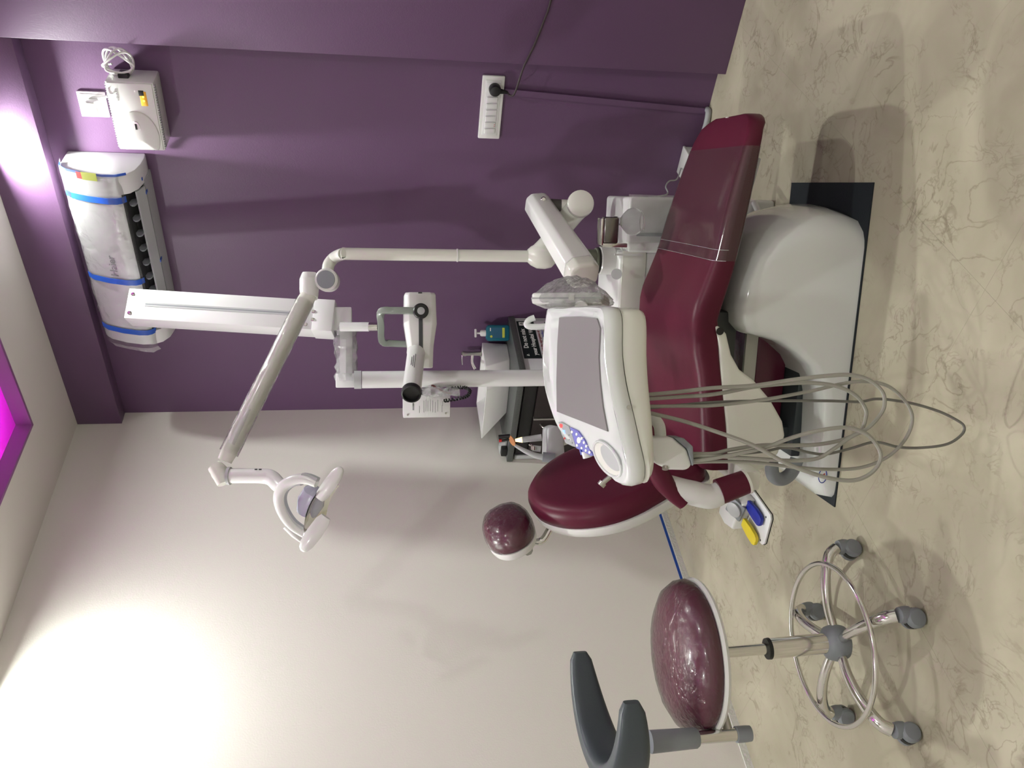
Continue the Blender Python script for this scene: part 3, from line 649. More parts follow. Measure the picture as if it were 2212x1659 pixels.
ol = thing('operating_light', 'white dental operating light on a jointed pole arm', 'operating light', at(1165, 553, 3.02))
q0, q1 = at(1246, 572, 2.80), at(1160, 440, 3.06); e = unit(q1-q0); fb = unit(UP-e*(UP@e)); fs = np.cross(e, fb)
def sq(c, h, b, k=.55): return [c+fb*h*x+fs*b*y for x, y in ((-1, -k), (-1, k), (-k, 1), (k, 1), (1, k), (1, -k), (k, -1), (-k, -1))]
MB().loft([sq(q0-e*.02, .054, .050), sq(q1, .045, .042), sq(q1+e*.016, .037, .034)]).build('link_arm', WHITE, ol, bevel=.006, ang=30)
MB().loft([sq(q0-e*.070, .046, .042), sq(q0-e*.060, .053, .049), sq(q0-e*.022, .0545, .0505)]).build('link_end', CREAM, ol, bevel=.008, ang=30)
for p in (at(1174, 431, 3.00), at(1250, 548, 2.78)):
    MB().lathe(p, [(.010, 0), (.010, .003), (.006, .007)], axis=-FWD, n=14).build('bolt', CHROME, ol)
jt = at(1205, 449, 3.040)
MB().cyl(at(1188, 449, 3.060), at(1218, 451, 3.060), .033, n=20).build('joint', mat('joint boot', (.06, .055, .05), .4), ol)
MB().cyl(at(1212, 451, 3.060), at(1236, 452, 3.060), .034, n=20).build('joint_collar', CREAM, ol)
tb = [at(1257, 440, 3.000), at(1240, 458, 3.030), at(1215, 488, 3.060), at(1190, 525, 3.060), at(1172, 548, 3.050)]
MB().tube(tb, [.043, .041, .041, .041, .046], n=24).build('swivel_tube', CREAM, ol)
MB().lathe(at(1254, 440, 2.970), [(.045, -.03), (.048, 0), (.046, .011), (.036, .016)], axis=-FWD, n=28).build('tube_cap', CREAM, ol)
pt = at(1170, 553, 3.050); MB().lathe(pt, [(.027, -.05), (.042, -.035), (.047, -.012), (.045, .018), (.034, .040), (.023, .052)], n=26).build('pole_socket', CREAM, ol)
pb = at(1165, 554, 3.050); pz = at(745, 553, 3.050)
bend = [V(pb[0], pb[1], pb[2]), V(pb[0], pb[1], pb[2]+.3), V(pb[0], pb[1], at(765, 553, 3.050)[2]), V(pb[0], pb[1], pz[2])] + [at(722, 557, 3.040), at(710, 572, 3.030), at(708, 590, 3.020)]
MB().tube(bend, .0215, n=20, sub=5).build('pole', CREAM, ol)
MB().lathe(V(pb[0], pb[1], at(985, 553, 3.050)[2]), [(.0218, -.003), (.0236, -.002), (.0236, .002), (.0218, .003)], n=24).build('pole_ring', WHITE, ol)
k0 = at(708, 606, 3.000)
MB().lathe(k0, [(.027, .04), (.038, .03), (.041, 0), (.041, -.025), (.036, -.030)], axis=FWD, n=28).build('swivel_cap', WHITE, ol)
MB().lathe(k0-FWD*.0305, [(.032, 0), (.032, -.003), (.01, -.004)], axis=FWD, n=28).build('swivel_disc', GREYP, ol)
MB().cyl(at(700, 606, 3.010), at(678, 607, 3.010), .024, n=18).build('swivel_neck', WHITE, ol)
MB().tube([at(668, 588, 3.000), at(668, 604, 3.000), at(668, 626, 2.990), at(668, 644, 2.980)], [.023, .034, .034, .030], n=22).build('shoulder', WHITE, ol)
a0_, a1_ = at(668, 634, 2.980), at(485, 996, 2.82); ea = unit(a1_-a0_); wa = unit(-FWD-ea*(-FWD@ea)); ha = np.cross(ea, wa)
def el_(c, a, b, n=20): return [c+ha*a*math.cos(6.283185*i/n)+wa*b*math.sin(6.283185*i/n) for i in range(n)]
MB().loft([el_(a0_, .027, .025), el_(a0_+ea*.03, .030, .028), el_(a1_-ea*.03, .027, .025), el_(a1_, .024, .022)]).build('spring_arm', CREAM, ol)
MB().loft([el_(a1_-ea*.19+wa*.001, .016, .0275), el_(a1_-ea*.06+wa*.001, .018, .0285)]).build('arm_hatch', WHITE, ol)
mb = MB(); rg4 = []; rs = np.random.RandomState(4); La = np.linalg.norm(a1_-a0_)
for k in range(16): rg4.append([p+rs.uniform(-.0015, .0015, 3) for p in el_(a0_+ea*(.03+(La-.06)*k/15), .0325, .0305, 14)])
mb.loft(rg4, cap=False).build('arm_wrap', FILM, ol, label='clear film sleeve on the arm', ang=60)
MB().tube([at(462, 1006, 2.815), at(474, 1020, 2.81), at(484, 1045, 2.80)], [.023, .029, .022], n=20).build('elbow', CREAM, ol)
n0 = at(492, 1028, 2.80); n1 = at(572, 1028, 2.78)
MB().cyl(n0, at(498, 1028, 2.80), .030, n=22).build('elbow_ring', LGREY, ol)
def rsec(c, a, b): return [c+hr*a*x+hb*b*y for x, y in rr(1, 1, .5)]
neck = [at(497, 1028, 2.80), at(560, 1028, 2.78), at(585, 1032, 2.77), at(600, 1046, 2.75), at(612, 1058, 2.72)]
MB().tube(neck, [.025, .025, .026, .025, .022], n=20).build('neck', WHITE, ol)
for k in range(2): MB().box(at(553+9*k, 1014, 2.756), (.004, .002, .009), ax=(ux, uy, UP)).build('neck_mark', INK, ol)
# yoke: flat C-shaped arm round the reflector
DL = 2.76
yo = [(684, 1045), (663, 1036), (640, 1036), (620, 1045), (607, 1062), (605, 1084), (614, 1110), (632, 1135), (662, 1156)]
yk = [at(x, y, DL-.09+.012*i) for i, (x, y) in enumerate(yo)]
P = catmull(yk, 6); rings = []
yn = unit(-FWD+.15*UP)
for i, p in enumerate(P):
    tt = unit(P[min(i+1, len(P)-1)]-P[max(i-1, 0)]); n1_ = unit(yn-tt*(yn@tt)); n2 = np.cross(tt, n1_); k = .75+.45*math.sin(math.pi*i/(len(P)-1))
    rings.append([p+n1_*.016*a*k+n2*.016*b*k for a, b in ((-1, -.5), (-.5, -1), (.5, -1), (1, -.5), (1, .5), (.5, 1), (-.5, 1), (-1, .5))])
MB().loft(rings).build('yoke', WHITE, ol, ang=50)
rings = []
for i, p in enumerate(P):
    tt = unit(P[min(i+1, len(P)-1)]-P[max(i-1, 0)]); n1_ = unit(yn-tt*(yn@tt)); n2 = np.cross(tt, n1_)
    if n2@DOWN > 0: n2 = n2
    else: n2 = -n2
    rings.append([p+n2*.014+n1_*.010*a+n2*.006*b for a, b in ((-1, -1), (1, -1), (1, 1), (-1, 1))])
MB().loft(rings).build('yoke_inlay', LGREY, ol, ang=50)
# reflector: curved rectangular dish between the handles
h1, h2 = at(718, 1052, DL-.05), at(682, 1152, DL+.01); he_ = unit(h2-h1); LC = (h1+h2)/2
dn = unit(DOWN*.83+RIGHT*-.0-he_*0); dn = unit(-(np.cross(he_, FWD))); dn = dn if dn[2] < 0 else -dn
dn = unit(dn*.9-FWD*.42); dn = unit(dn-he_*(dn@he_)); fw_ = np.cross(he_, dn); LH = np.linalg.norm(h2-h1)
mb = MB(); NI, NJ = 14, 12; vs = []
for s_ in (0, 1):
    for i in range(NI+1):
        for j in range(NJ+1):
            a = (i/NI-.5)*2; b = (j/NJ-.5)*2
            vs.append(LC-dn*.012+he_*a*LH*.44+fw_*b*.050-dn*(.030*(1-.5*a*a-.5*b*b)-.004+.004*s_))
nn = (NI+1)*(NJ+1); fs_ = []
for i in range(NI):
    for j in range(NJ):
        k = i*(NJ+1)+j; fs_.append((k, k+1, k+NJ+2, k+NJ+1)); fs_.append((nn+k, nn+k+NJ+1, nn+k+NJ+2, nn+k+1))
mb.add(vs, fs_).build('reflector', REFL, ol, ang=60)
lc = LC-dn*.050-FWD*-.02+UP*.012
MB().loft([[lc+he_*(-.055+.11*k)+(fw_*math.cos(t_)+dn*math.sin(t_))*r_ for t_ in np.linspace(0, 6.283185, 19)[:-1]] for k, r_ in ((0, .014), (.12, .036), (.5, .045), (.88, .036), (1, .014))]).build('bulb_housing', LENS, ol)
for pa, pb_, wd in (((690, 1078, DL-.07), (738, 1010, DL-.09), .026), ((704, 1116, DL-.05), (652, 1190, DL-.04), .030)):
    A_, B_ = at(*pa), at(*pb_); e1 = unit(B_-A_); n1_ = unit(-FWD-e1*(-FWD@e1)); n2 = np.cross(e1, n1_); rings = []
    for k, wk in ((0, .55), (.15, .8), (.5, .85), (.8, .75), (.95, .5), (1, .2)):
        c = A_+(B_-A_)*k; rings.append([c+n2*wd*wk*x+n1_*.012*wk*y for x, y in ((-1, -.4), (-1, .4), (-.5, 1), (.5, 1), (1, .4), (1, -.4), (.5, -1), (-.5, -1))])
    MB().loft(rings).build('handle', WHITE, ol, ang=60)
MB().box(at(664, 1152, DL), (.028, .028, .045), ax=(he_, fw_, dn), r=.008).build('pivot', WHITE, ol)
fa_, fb_ = at(618, 1135, DL+.10), at(655, 1172, DL+.11)
MB().tube([fa_, (fa_+fb_)/2, fb_], [.014, .014, .005], n=12).build('rear_handle', WHITE, ol)

# ================================================================ dental chair
dc = thing('dental_chair', 'maroon upholstered dental chair with glossy white base and upright backrest', 'dental chair', ch(0, 0, 0))
MB().box(ch(0, 0, .002), (.972, .48, .004), ax=CX3).build('rubber_mat', RUBBER, label='thin dark rubber sheet under the dental chair base', cat='mat')
# base shell: profile lofted across the width with rounded shoulders and a rounded foot end
prof = [(.405, .0045), (.42, .06), (.418, .13), (.40, .20), (.36, .27), (.30, .32), (.22, .352), (.13, .366), (.075, .36), (.05, .335), (.04, .29), (.025, .235), (-.005, .18), (-.045, .13), (-.09, .10), (-.15, .082), (-.25, .075), (-.36, .070), (-.43, .060), (-.462, .040), (-.468, .0045)]
def bring(t, ins, footcut):
    out = []
    for i, (s, z) in enumerate(prof):
        s2 = s-footcut*max(0, (s-.1)/.32)**1.5 - (ins*.8 if s > .35 else (-ins*.9 if s < -.40 else 0))
        z2 = max(.0045, z-ins*(1 if z > .03 else 0)) if z > .0046 else .0045
        if .0 < s < .08 and z > .2: s2 += ins*.6
        out.append(ch(s2, t, z2))
    return out
W_ = .235
MB().loft([bring(-W_, .040, .075), bring(-W_+.004, .022, .068), bring(-W_+.015, .008, .055), bring(-W_+.05, 0, .030), bring(-.09, 0, .008), bring(0, 0, 0), bring(.09, 0, .008), bring(W_-.05, 0, .03), bring(W_-.015, .008, .055), bring(W_-.004, .022, .068), bring(W_, .04, .075)]).build('base_shell', GLOSSW, dc, ang=50)
MB().box(ch(-.18, .03, .085), (.36, .30, .03), ax=CX3, r=.004).build('base_well', DGREY, dc)
# lift mechanism
MB().box(ch(.02, .02, .38), (.17, .34, .10), ax=CX3, r=.008).build('lift_block', mat('dark grey steel', (.05, .055, .055), .5), dc)
MB().box(ch(-.11, .06, .155), (.34, .20, .105), ax=CX3, r=.012).build('mechanism_cover', MAROONF, dc, label='maroon film wrapped cover under the seat')
MB().box(ch(-.10, -.045, .232), (.36, .014, .040), ax=CX3, r=.002).build('lift_bar', CREAM, dc, label='ivory lift bar')
MB().box(ch(-.30, .02, .20), (.06, .22, .24), ax=CX3, r=.01).build('lift_column', DGREY, dc)
# white under-seat side cover
cov = [(.085, .455), (.08, .435), (.06, .415), (.0, .395), (-.045, .365), (-.075, .32), (-.135, .262), (-.20, .218), (-.245, .205), (-.30, .222), (-.345, .262), (-.372, .32), (-.378, .372), (-.33, .376), (-.2, .395), (-.09, .418), (.02, .435)]
MB().loft([[ch(s, -.27, z) for s, z in cov], [ch(s, .27, z) for s, z in cov]]).build('side_cover', CREAM, dc, bevel=.010, seg=3, ang=50)
MB().cyl(ch(.068, -.2705, .437), ch(.068, -.273, .437), .011, n=18).build('pivot_hole', BLACK, dc)
MB().tube([ch(-.355, -.16, .10), ch(-.395, -.17, .12), ch(-.412, -.18, .155), ch(-.395, -.19, .19), ch(-.355, -.19, .20)], .021, n=14).build('hose_boot', GREYP, dc, label='grey ribbed hose elbow')
ov = [(.022*math.cos(a), .013*math.sin(a)) for a in np.linspace(0, 6.283185, 25)[:-1]]
lg = ch(-.385, -.2335+.028, .052)
MB().tube([lg+CA*x+UP*z-CB*.030 for x, z in ov], .0014, n=5, sub=1, closed=True).build('badge_ring', BLUEPED, dc)
MB().prism([lg-CB*.030+CA*x+UP*z for x, z in ((-.009, -.006), (.009, -.006), (0, .008))], -CB*.001).build('badge_mark', REDP, dc)
# cushion: lofted seat and leg rest
tp = [(.668, .345), (.64, .362), (.58, .382), (.48, .410), (.37, .437), (.27, .458), (.19, .485), (.14, .503), (.10, .510), (.05, .509), (0, .503), (-.06, .487), (-.15, .470), (-.23, .460), (-.30, .452), (-.345, .449)]
bt = [(.668, .300), (.613, .328), (.523, .345), (.41, .366), (.235, .402), (.1, .440), (0, .428), (-.09, .410), (-.27, .378), (-.345, .368)]
hw = [(.668, .12), (.66, .155), (.64, .19), (.60, .212), (.50, .228), (.35, .248), (.2, .26), (.05, .268), (-.2, .27), (-.345, .268)]
def ip(tab, s): t_ = sorted(tab); return float(np.interp(s, [a for a, b in t_], [b for a, b in t_]))
def sec_(s, grow=0, n=10):
    zt_, zb_, h = ip(tp, s)+grow, ip(bt, s)-grow*.5, ip(hw, s)+grow
    r = min(.034, (zt_-zb_)*.48); rb = min(.014, (zt_-zb_)*.3); pts = []
    for k in range(7): a = math.pi/2*k/6; pts.append((-h+r-r*math.cos(a), zt_-r+r*math.sin(a)))
    for x in (-.6, -.3, 0, .3, .6): pts.append((x*h, zt_-.004*(1-x*x)))
    for k in range(7): a = math.pi/2*k/6; pts.append((h-r+r*math.sin(a), zt_-r+r*math.cos(a)))
    for k in range(4): a = math.pi/2*k/3; pts.append((h-rb+rb*math.cos(a), zb_+rb-rb*math.sin(a)))
    for k in range(4): a = math.pi/2*k/3; pts.append((-h+rb-rb*math.sin(a), zb_+rb-rb*math.cos(a)))
    return [ch(s, x, z) for x, z in pts]
ss = np.concatenate([[.668, .664, .655, .64, .62], np.linspace(.60, -.345, 48)])
MB().loft([sec_(s) for s in ss]).build('seat_cushion', MAROON, dc, ang=70)
mb = MB(); rings = [sec_(s, .0016)[-4:]+sec_(s, .0016)[:23] for s in np.linspace(.575, .262, 20)]; n = 27
mb.add([p for r in rings for p in r], [(k*n+i, k*n+i+1, (k+1)*n+i+1, (k+1)*n+i) for k in range(19) for i in range(n-1)])
mb.build('leg_rest_film', film('smooth clear wrap', .05, bscale=5, bstr=.06, haze=.02), dc, label='clear protective sleeve on the leg rest')
mb = MB()
for s in (.262, .292): mb.tube([p for p in sec_(s, .002)[:23]], .0010, n=5, sub=0)
mb.build('film_seam', film('film seam', .8, haze=.35), dc)
MB().box(ch(.6665, .02, .342), (.002, .014, .008), ax=CX3).build('care_tag', WHITE, dc, label='tiny white tag on the foot end')
for sgn in (-1, 1):
    MB().box(ch(.35, sgn*.15, .358), (.40, .02, .02), ax=(unit(ch(.5, 0, .345)-ch(.2, 0, .408)), CB, np.cross(unit(ch(.5, 0, .345)-ch(.2, 0, .408)), CB)), r=.003).build('leg_rest_rail', LGREY, dc)
# backrest
bo_ = ch(-.350, 0, .475); bu_ = unit(-CA*.36+UP); bn = unit(np.cross(CB, bu_)); bn = bn if bn@CA > 0 else -bn
outl = [(0, .465), (.06, .458), (.12, .432), (.17, .395), (.21, .345), (.235, .29), (.243, .235), (.238, .18), (.222, .125), (.205, .07), (.195, .02), (.19, -.03), (.15, -.05), (.07, -.058)]
outl = outl + [(-.07, -.058), (-.15, -.05)] + [(-x, y) for x, y in outl[:12][::-1]][:-1]
cen = 0.21
ol2 = [(x*1.12, (y-cen)*1.03) for x, y in [tuple(p[:2]) for p in catmull([V(x, y, 0) for x, y in outl], 3, True)]]
bcen = bo_+bu_*cen
MB().pillow(ol2, bcen, CB, bu_, bn, [(.92, -.072), (.975, -.066), (1.0, -.048), (1.005, -.03), (.985, -.012), (.94, 0), (.86, .004), (.6, .002), (.3, .0), (.05, -.001)]).build('backrest', MAROON, dc, ang=70)
MB().pillow(ol2, bcen-bu_*.006, CB, bu_, bn, [(.6, -.118), (.85, -.112), (.96, -.098), (1.0, -.080), (1.005, -.066), (.95, -.062)]).build('backrest_shell', WHITE, dc, ang=70)
# headrest
hc_ = ch(-.625, -.01, .975); hu_ = unit(-CA*.42+UP); hn = unit(np.cross(CB, hu_)); hn = hn if hn@CA > 0 else -hn
ho = [(.126*math.copysign(abs(math.cos(a))**.92, math.cos(a)), .076*math.copysign(abs(math.sin(a))**.95, math.sin(a))) for a in np.linspace(0, 6.283185, 41)[:-1]]
HP = [(.9, -.022), (1, -.010), (1.02, .010), (.98, .032), (.86, .050), (.62, .062), (.3, .067), (.05, .068)]
hr_ = MB().pillow(ho, hc_, CB, hu_, hn, HP).build('headrest', MAROONF, dc, ang=70)
MB().pillow(ho, hc_, CB, hu_, hn, [(.80, -.036), (.98, -.034), (1.03, -.024), (1.03, -.012), (.98, -.008)]).build('headrest_plate', WHITE, dc)
rs = np.random.RandomState(21)
mb = MB(); mb.loft([[hc_+CB*x*k*1.05+hu_*y*k*1.06+hn*(h_+.003+rs.uniform(-.001, .002)) for x, y in ho] for k, h_ in HP]).build('headrest_wrap', STRETCH, dc, label='crinkled cling wrap on the headrest', ang=12)
MB().box(hc_-hn*.062-hu_*.03, (.05, .04, .03), ax=(CB, hu_, hn), r=.006).build('headrest_bracket', CHROME, dc)
MB().cyl(hc_-hn*.062-hu_*.03-CB*.025, hc_-hn*.062-hu_*.03-CB*.045, .017, n=8).build('headrest_knob', CHROME2, dc)
MB().tube([hc_-hn*.05-hu_*.04, hc_-hn*.07-hu_*.09, bcen+bu_*.18-bn*.075], .012, n=12).build('headrest_bar', CHROME, dc)
# armrests: padded top, white bracket, maroon sleeve at the pivot
for sgn in (-1, 1):
    def c2(s, t_, z): return ch(s, sgn*t_, z)
    a = thing_parent = dc
    arm = [c2(-.345, .31, .61), c2(-.36, .345, .575), c2(-.375, .365, .52), c2(-.385, .372, .47), c2(-.375, .372, .44)]
    MB().tube(arm, [.020, .030, .035, .035, .033], n=18).build('armrest_bracket', WHITE, dc)
    MB().tube([c2(-.15, .325, .655), c2(-.25, .340, .645), c2(-.34, .355, .605), c2(-.405, .372, .545)], [.016, .028, .029, .018], n=18).build('armrest_pad', MAROON, dc)
    MB().cyl(c2(-.372, .372, .445), c2(-.345, .372, .368), .037, .034, n=24).build('armrest_sleeve', MAROON, dc)
    MB().cyl(c2(-.3455, .372, .369), c2(-.343, .372, .362), .036, .036, n=24).build('sleeve_rim', CREAM, dc)
    MB().box(c2(-.345, .30, .345), (.06, .14, .05), ax=CX3, r=.01).build('armrest_mount', CREAM, dc)

# ================================================================ instrument console over the chair
ic = thing('instrument_console', 'white dentist instrument console with keypad, tray and hanging hoses', 'instrument console', ch(0, -.6, .83))
# top outline (s, t, z of the rim), clockwise from the far foot corner
ot = [(.128, -.345, .950), (.03, -.352, .957), (-.05, -.372, .955), (-.115, -.412, .942), (-.150, -.47, .932), (-.160, -.545, .921), (-.157, -.62, .905), (-.150, -.69, .893), (-.160, -.77, .889), (-.165, -.83, .886), (-.150, -.880, .880), (-.110, -.902, .884), (-.05, -.897, .899), (0, -.885, .910), (.06, -.866, .923), (.12, -.850, .930), (.18, -.838, .930), (.207, -.815, .930), (.205, -.76, .932), (.185, -.62, .938), (.165, -.50, .944), (.148, -.38, .949)]
OT = catmull([V(*p) for p in ot], 3, True); oc_ = V(.02, -.62, 0)
def ring_(k, dz, zabs=None): return [ch(oc_[0]+(p[0]-oc_[0])*k, oc_[1]+(p[1]-oc_[1])*k, (p[2]+dz) if zabs is None else zabs+.3*(p[2]-.92)) for p in OT]
MB().loft([ring_(.82, 0, .834), ring_(.95, 0, .838), ring_(.985, 0, .85), ring_(.99, -.045), ring_(.985, -.036)]).build('lower_shell', CREAM, ic, ang=50)
ZC = (.980, -.081, .087, -.266)                     # gently twisted deck surface of the console
def zd(s, t): return ZC[0]+ZC[1]*s+ZC[2]*t+ZC[3]*s*t
def ringd(k, dz): return [ch(oc_[0]+(p[0]-oc_[0])*k, oc_[1]+(p[1]-oc_[1])*k, zd(oc_[0]+(p[0]-oc_[0])*k, oc_[1]+(p[1]-oc_[1])*k)+dz) for p in OT]
MB().loft([ring_(.975, -.036), ring_(1.0, -.032), ring_(1.012, -.016), ring_(1.005, -.004), ring_(.985, .003), ring_(.955, .003)] + [ringd(k, dz) for k, dz in ((.93, .000), (.85, -.003), (.65, -.003), (.45, -.003), (.25, -.003), (.05, -.003))]).build('upper_shell', GLOSSW, ic, ang=50)
def ond(px, py):
    z = .92
    for _ in range(12):
        p = onz(px, py, z)-CO; s, t = p@CA, p@CB; z = zd(s, t)
    return V(s, t, z)
def decal(pts, name, m, lo, hi, sub=0, ks=(1,)):
    P_ = [ond(*p) for p in pts]
    if sub: P_ = catmull(P_, sub, True)
    c_ = sum(P_)/len(P_)
    def rg_(k, dz): return [ch(q[0], q[1], zd(q[0], q[1])+dz) for q in (c_+(p-c_)*k for p in P_)]
    return MB().loft([rg_(1, lo), rg_(1, hi)]+[rg_(k, hi) for k in (.7, .4, .1)]).build(name, m, ic, ang=30)
decal([(1208, 686), (1250, 684), (1289, 688), (1296, 709), (1293, 773), (1296, 826), (1302, 879), (1312, 932), (1257, 910), (1203, 889), (1202, 826), (1204, 746)], 'tray_mat', SCREEN, -.006, .0005)
decal([(1207, 912), (1212, 911), (1229, 921), (1237, 940), (1245, 966), (1238, 964), (1223, 957), (1214, 938)], 'display_strip', PADGREY, -.005, .0012)
decal([(1232, 923), (1249, 931), (1262, 949), (1281, 983), (1278, 985), (1246, 968), (1239, 945)], 'keypad', PADBLUE, -.005, .0012)
def dot(px, py, ra, rb, name, m, hi=.0024): decal([(px+ra*math.cos(a), py+rb*math.sin(a)) for a in np.linspace(0, 6.283185, 13)[:-1]], name, m, -.001, hi)
for x, y, ra, rb in ((1237, 933, 2, 3.2), (1247, 938, 2, 3.2), (1258, 947, 2, 3.2), (1263, 956, 2, 3.2), (1268, 964, 2, 3.2), (1275, 977, 2, 3.2), (1248, 962, 2, 3.2), (1258, 968, 2, 3), (1267, 973, 2, 3), (1252, 951, 4.2, 7)):
    dot(x, y, ra, rb, 'key', INKW)
dot(1213, 920, 3.5, 4.5, 'red_light', LEDRED)
for x, y in ((1219, 931), (1220, 936)): dot(x, y, 2.6, 2.0, 'digit', LEDBLUE)
dot(1221, 947, 1.6, 2.2, 'red_mark', REDP)
for x, y in ((1230, 940), (1231, 950), (1237, 957)): dot(x, y, 1.3, 1.8, 'grey_mark', INKG)
# oval cup recess near the handle
def cupell(k, dx=0, dy=0): 
    ux_, uy_ = .55, .835
    return [(1313+dx+k*(44*ux_*math.cos(a)-20*uy_*math.sin(a)), 992+dy+k*(44*uy_*math.cos(a)+20*ux_*math.sin(a))) for a in np.linspace(0, 6.283185, 25)[:-1]]
MB().tube([ch(*(ond(*p)+V(0, 0, .001))) for p in cupell(1)], .0032, n=8, sub=2, closed=True).build('cup_rim', GLOSSW, ic)
decal(cupell(.97), 'cup_floor', CREAM, -.004, .0004)
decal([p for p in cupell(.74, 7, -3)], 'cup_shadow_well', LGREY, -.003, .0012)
# bottle screw, front knob, hook and small handles
MB().cyl(at(1357, 880, 1.735), at(1359, 880, 1.71), .005, n=12).build('front_knob', CHROME2, ic)
MB().tube([at(1318, 1030, 1.86), at(1308, 1038, 1.86), at(1300, 1046, 1.86)], .0055, n=10).build('tip_rod', CHROME2, ic)
MB().cyl(at(1303, 1042, 1.86), at(1297, 1049, 1.86), .009, n=14).build('tip_head', CHROME2, ic)
MB().tube([ch(-.02, -.335, .93), ch(-.02, -.332, .975), ch(-.015, -.332, 1.003), ch(.01, -.332, 1.008), ch(.035, -.332, .995)][0:0] or [at(1180, 705, 2.24), at(1150, 706, 2.24), at(1138, 702, 2.24), at(1142, 692, 2.24), at(1155, 686, 2.24)], .0085, n=10).build('bracket_hook', GLOSSW, ic)
MB().cyl(at(1266, 974, 1.99), at(1270, 988, 1.99), .012, n=14).build('edge_button', WHITE, ic)
MB().cyl(at(1258, 970, 2.0), at(1261, 981, 2.0), .008, n=12).build('edge_button', BLUEPED, ic)
# instrument holder block under the user's edge
hk = [at(x, y, 1.86) for x, y in ((1398, 944), (1447, 942), (1478, 968), (1489, 1003), (1478, 1013), (1440, 1012), (1412, 1000), (1400, 978))]
MB().loft([[p+FWD*a for p in hk] for a in (-.03, .05)]).build('holder_block', WHITE, ic, bevel=.010, seg=3, ang=50)
hk2 = [at(x, y, 1.862) for x, y in ((1449, 943), (1470, 944), (1490, 962), (1492, 1000), (1489, 1004), (1478, 968))]
MB().loft([[p+FWD*a for p in hk2] for a in (-.034, .052)]).build('holder_boot', GREYP, ic, bevel=.004, ang=50)
MB().tube([at(1396, 905, 1.90), at(1412, 905, 1.895), at(1424, 920, 1.89), at(1427, 945, 1.885)], .013, n=14).build('holder_stalk', WHITE, ic)
MB().cyl(at(1437, 1008, 1.835), at(1437, 1014, 1.832), .007, n=12).build('holder_screw', CHROME2, ic)
hoses = {
 'A': (1.835, .0045, [(1395, 853), (1470, 846), (1540, 838), (1627, 833), (1715, 820), (1785, 812), (1837, 810), (1876, 820), (1904, 843), (1911, 868), (1904, 892), (1876, 924), (1837, 945), (1799, 971), (1766, 990), (1715, 995), (1645, 992), (1540, 985), (1488, 985)]),
 'B': (1.860, .0045, [(1395, 862), (1470, 857), (1540, 852), (1627, 836), (1694, 829), (1750, 827), (1806, 834), (1848, 854), (1869, 882), (1870, 903), (1858, 931), (1820, 950), (1767, 960), (1715, 962), (1645, 962), (1575, 972), (1540, 980), (1488, 980)]),
 'C': (1.885, .0040, [(1395, 878), (1470, 877), (1540, 876), (1645, 864), (1750, 845), (1820, 829), (1872, 824), (1918, 834), (1953, 864), (1970, 896), (1965, 931), (1942, 966), (1907, 993), (1855, 1011), (1785, 1014), (1715, 1009), (1627, 999), (1540, 997), (1488, 1000)]),
 'D': (1.915, .0032, [(1395, 882), (1470, 875), (1540, 869), (1645, 866), (1785, 866), (1855, 868), (1890, 862), (1925, 864), (1977, 873), (2029, 889), (2064, 906), (2082, 920), (2078, 938), (2047, 959), (1994, 967), (1942, 966), (1890, 955), (1837, 969), (1785, 981), (1750, 978), (1697, 967), (1645, 976), (1540, 985), (1488, 992)]),
 'E': (1.812, .0045, [(1395, 890), (1470, 908), (1540, 930), (1627, 962), (1697, 1000), (1750, 1021), (1802, 1035), (1848, 1037), (1883, 1021), (1902, 993), (1897, 966), (1872, 938), (1837, 925), (1802, 925), (1750, 934), (1697, 950), (1645, 969), (1540, 990), (1488, 996)])}
for k, (dd, r, pts) in hoses.items():
    n = len(pts); P = []
    for i, (x, y) in enumerate(pts):
        f = i/(n-1); bl = min(1, f/.25, (1-f)/.25); P.append(at(x, y, 1.855*(1-bl)+dd*bl))
    MB().tube(P, r, n=8, sub=6).build('hose', HOSED if k == 'D' else HOSE, ic)
# film viewer in a plastic bag, standing edge-on at the foot end of the console
fv = thing('film_viewer', 'slim white film viewer wrapped in a loose plastic bag beside the console', 'film viewer', at(1300, 640, 2.25))
f0, f1 = at(1152, 646, 2.27), at(1302, 645, 2.22)
fe = unit(f0-f1); fd = unit(V(FWD[0], FWD[1], 0)-fe*(V(FWD[0], FWD[1], 0)@fe)); fs2 = np.cross(fe, fd)
MB().box((f0+f1)/2+fd*.05+fs2*.006*0, (np.linalg.norm(f1-f0), .14, .030), ax=(fe, fd, fs2), r=.006).build('panel', WHITE, fv)
MB().box((f0+f1)/2+fd*.05, (np.linalg.norm(f1-f0)+.001, .141, .004), ax=(fe, fd, fs2)).build('panel_seam', LGREY, fv)
MB().box((f0+f1)/2-fd*.022-fe*.015, (.016, .006, .016), ax=(fe, fd, fs2), r=.001).build('switch', CREAM, fv)
MB().cyl(at(1256, 662, 2.22), at(1262, 640, 2.24), .018, n=14).build('mount', WHITE, fv)
mb = MB(); rs = np.random.RandomState(31); rings = []; NR = 16
for k in range(NR):
    f = k/(NR-1); c = f0+(f1-f0)*(f*1.10-.05)+fd*.05; wob = .012+.030*math.sin(math.pi*min(1, f*1.05))**.8*(.6+.8*f)
    rings.append([c+fd*(.078*math.copysign(abs(math.cos(a))**.5, math.cos(a)))*(.3+.7*min(1, f*6))+fs2*(wob*math.sin(a)*(1.5 if math.sin(a)*np.sign(fs2@RIGHT) > 0 else .75)+rs.uniform(-.004, .005))+fe*rs.uniform(-.003, .003) for a in np.linspace(0, 6.283185, 21)[:-1]])
mb.loft(rings).build('bag', FILMB, fv, label='clear crinkled bag', ang=20)

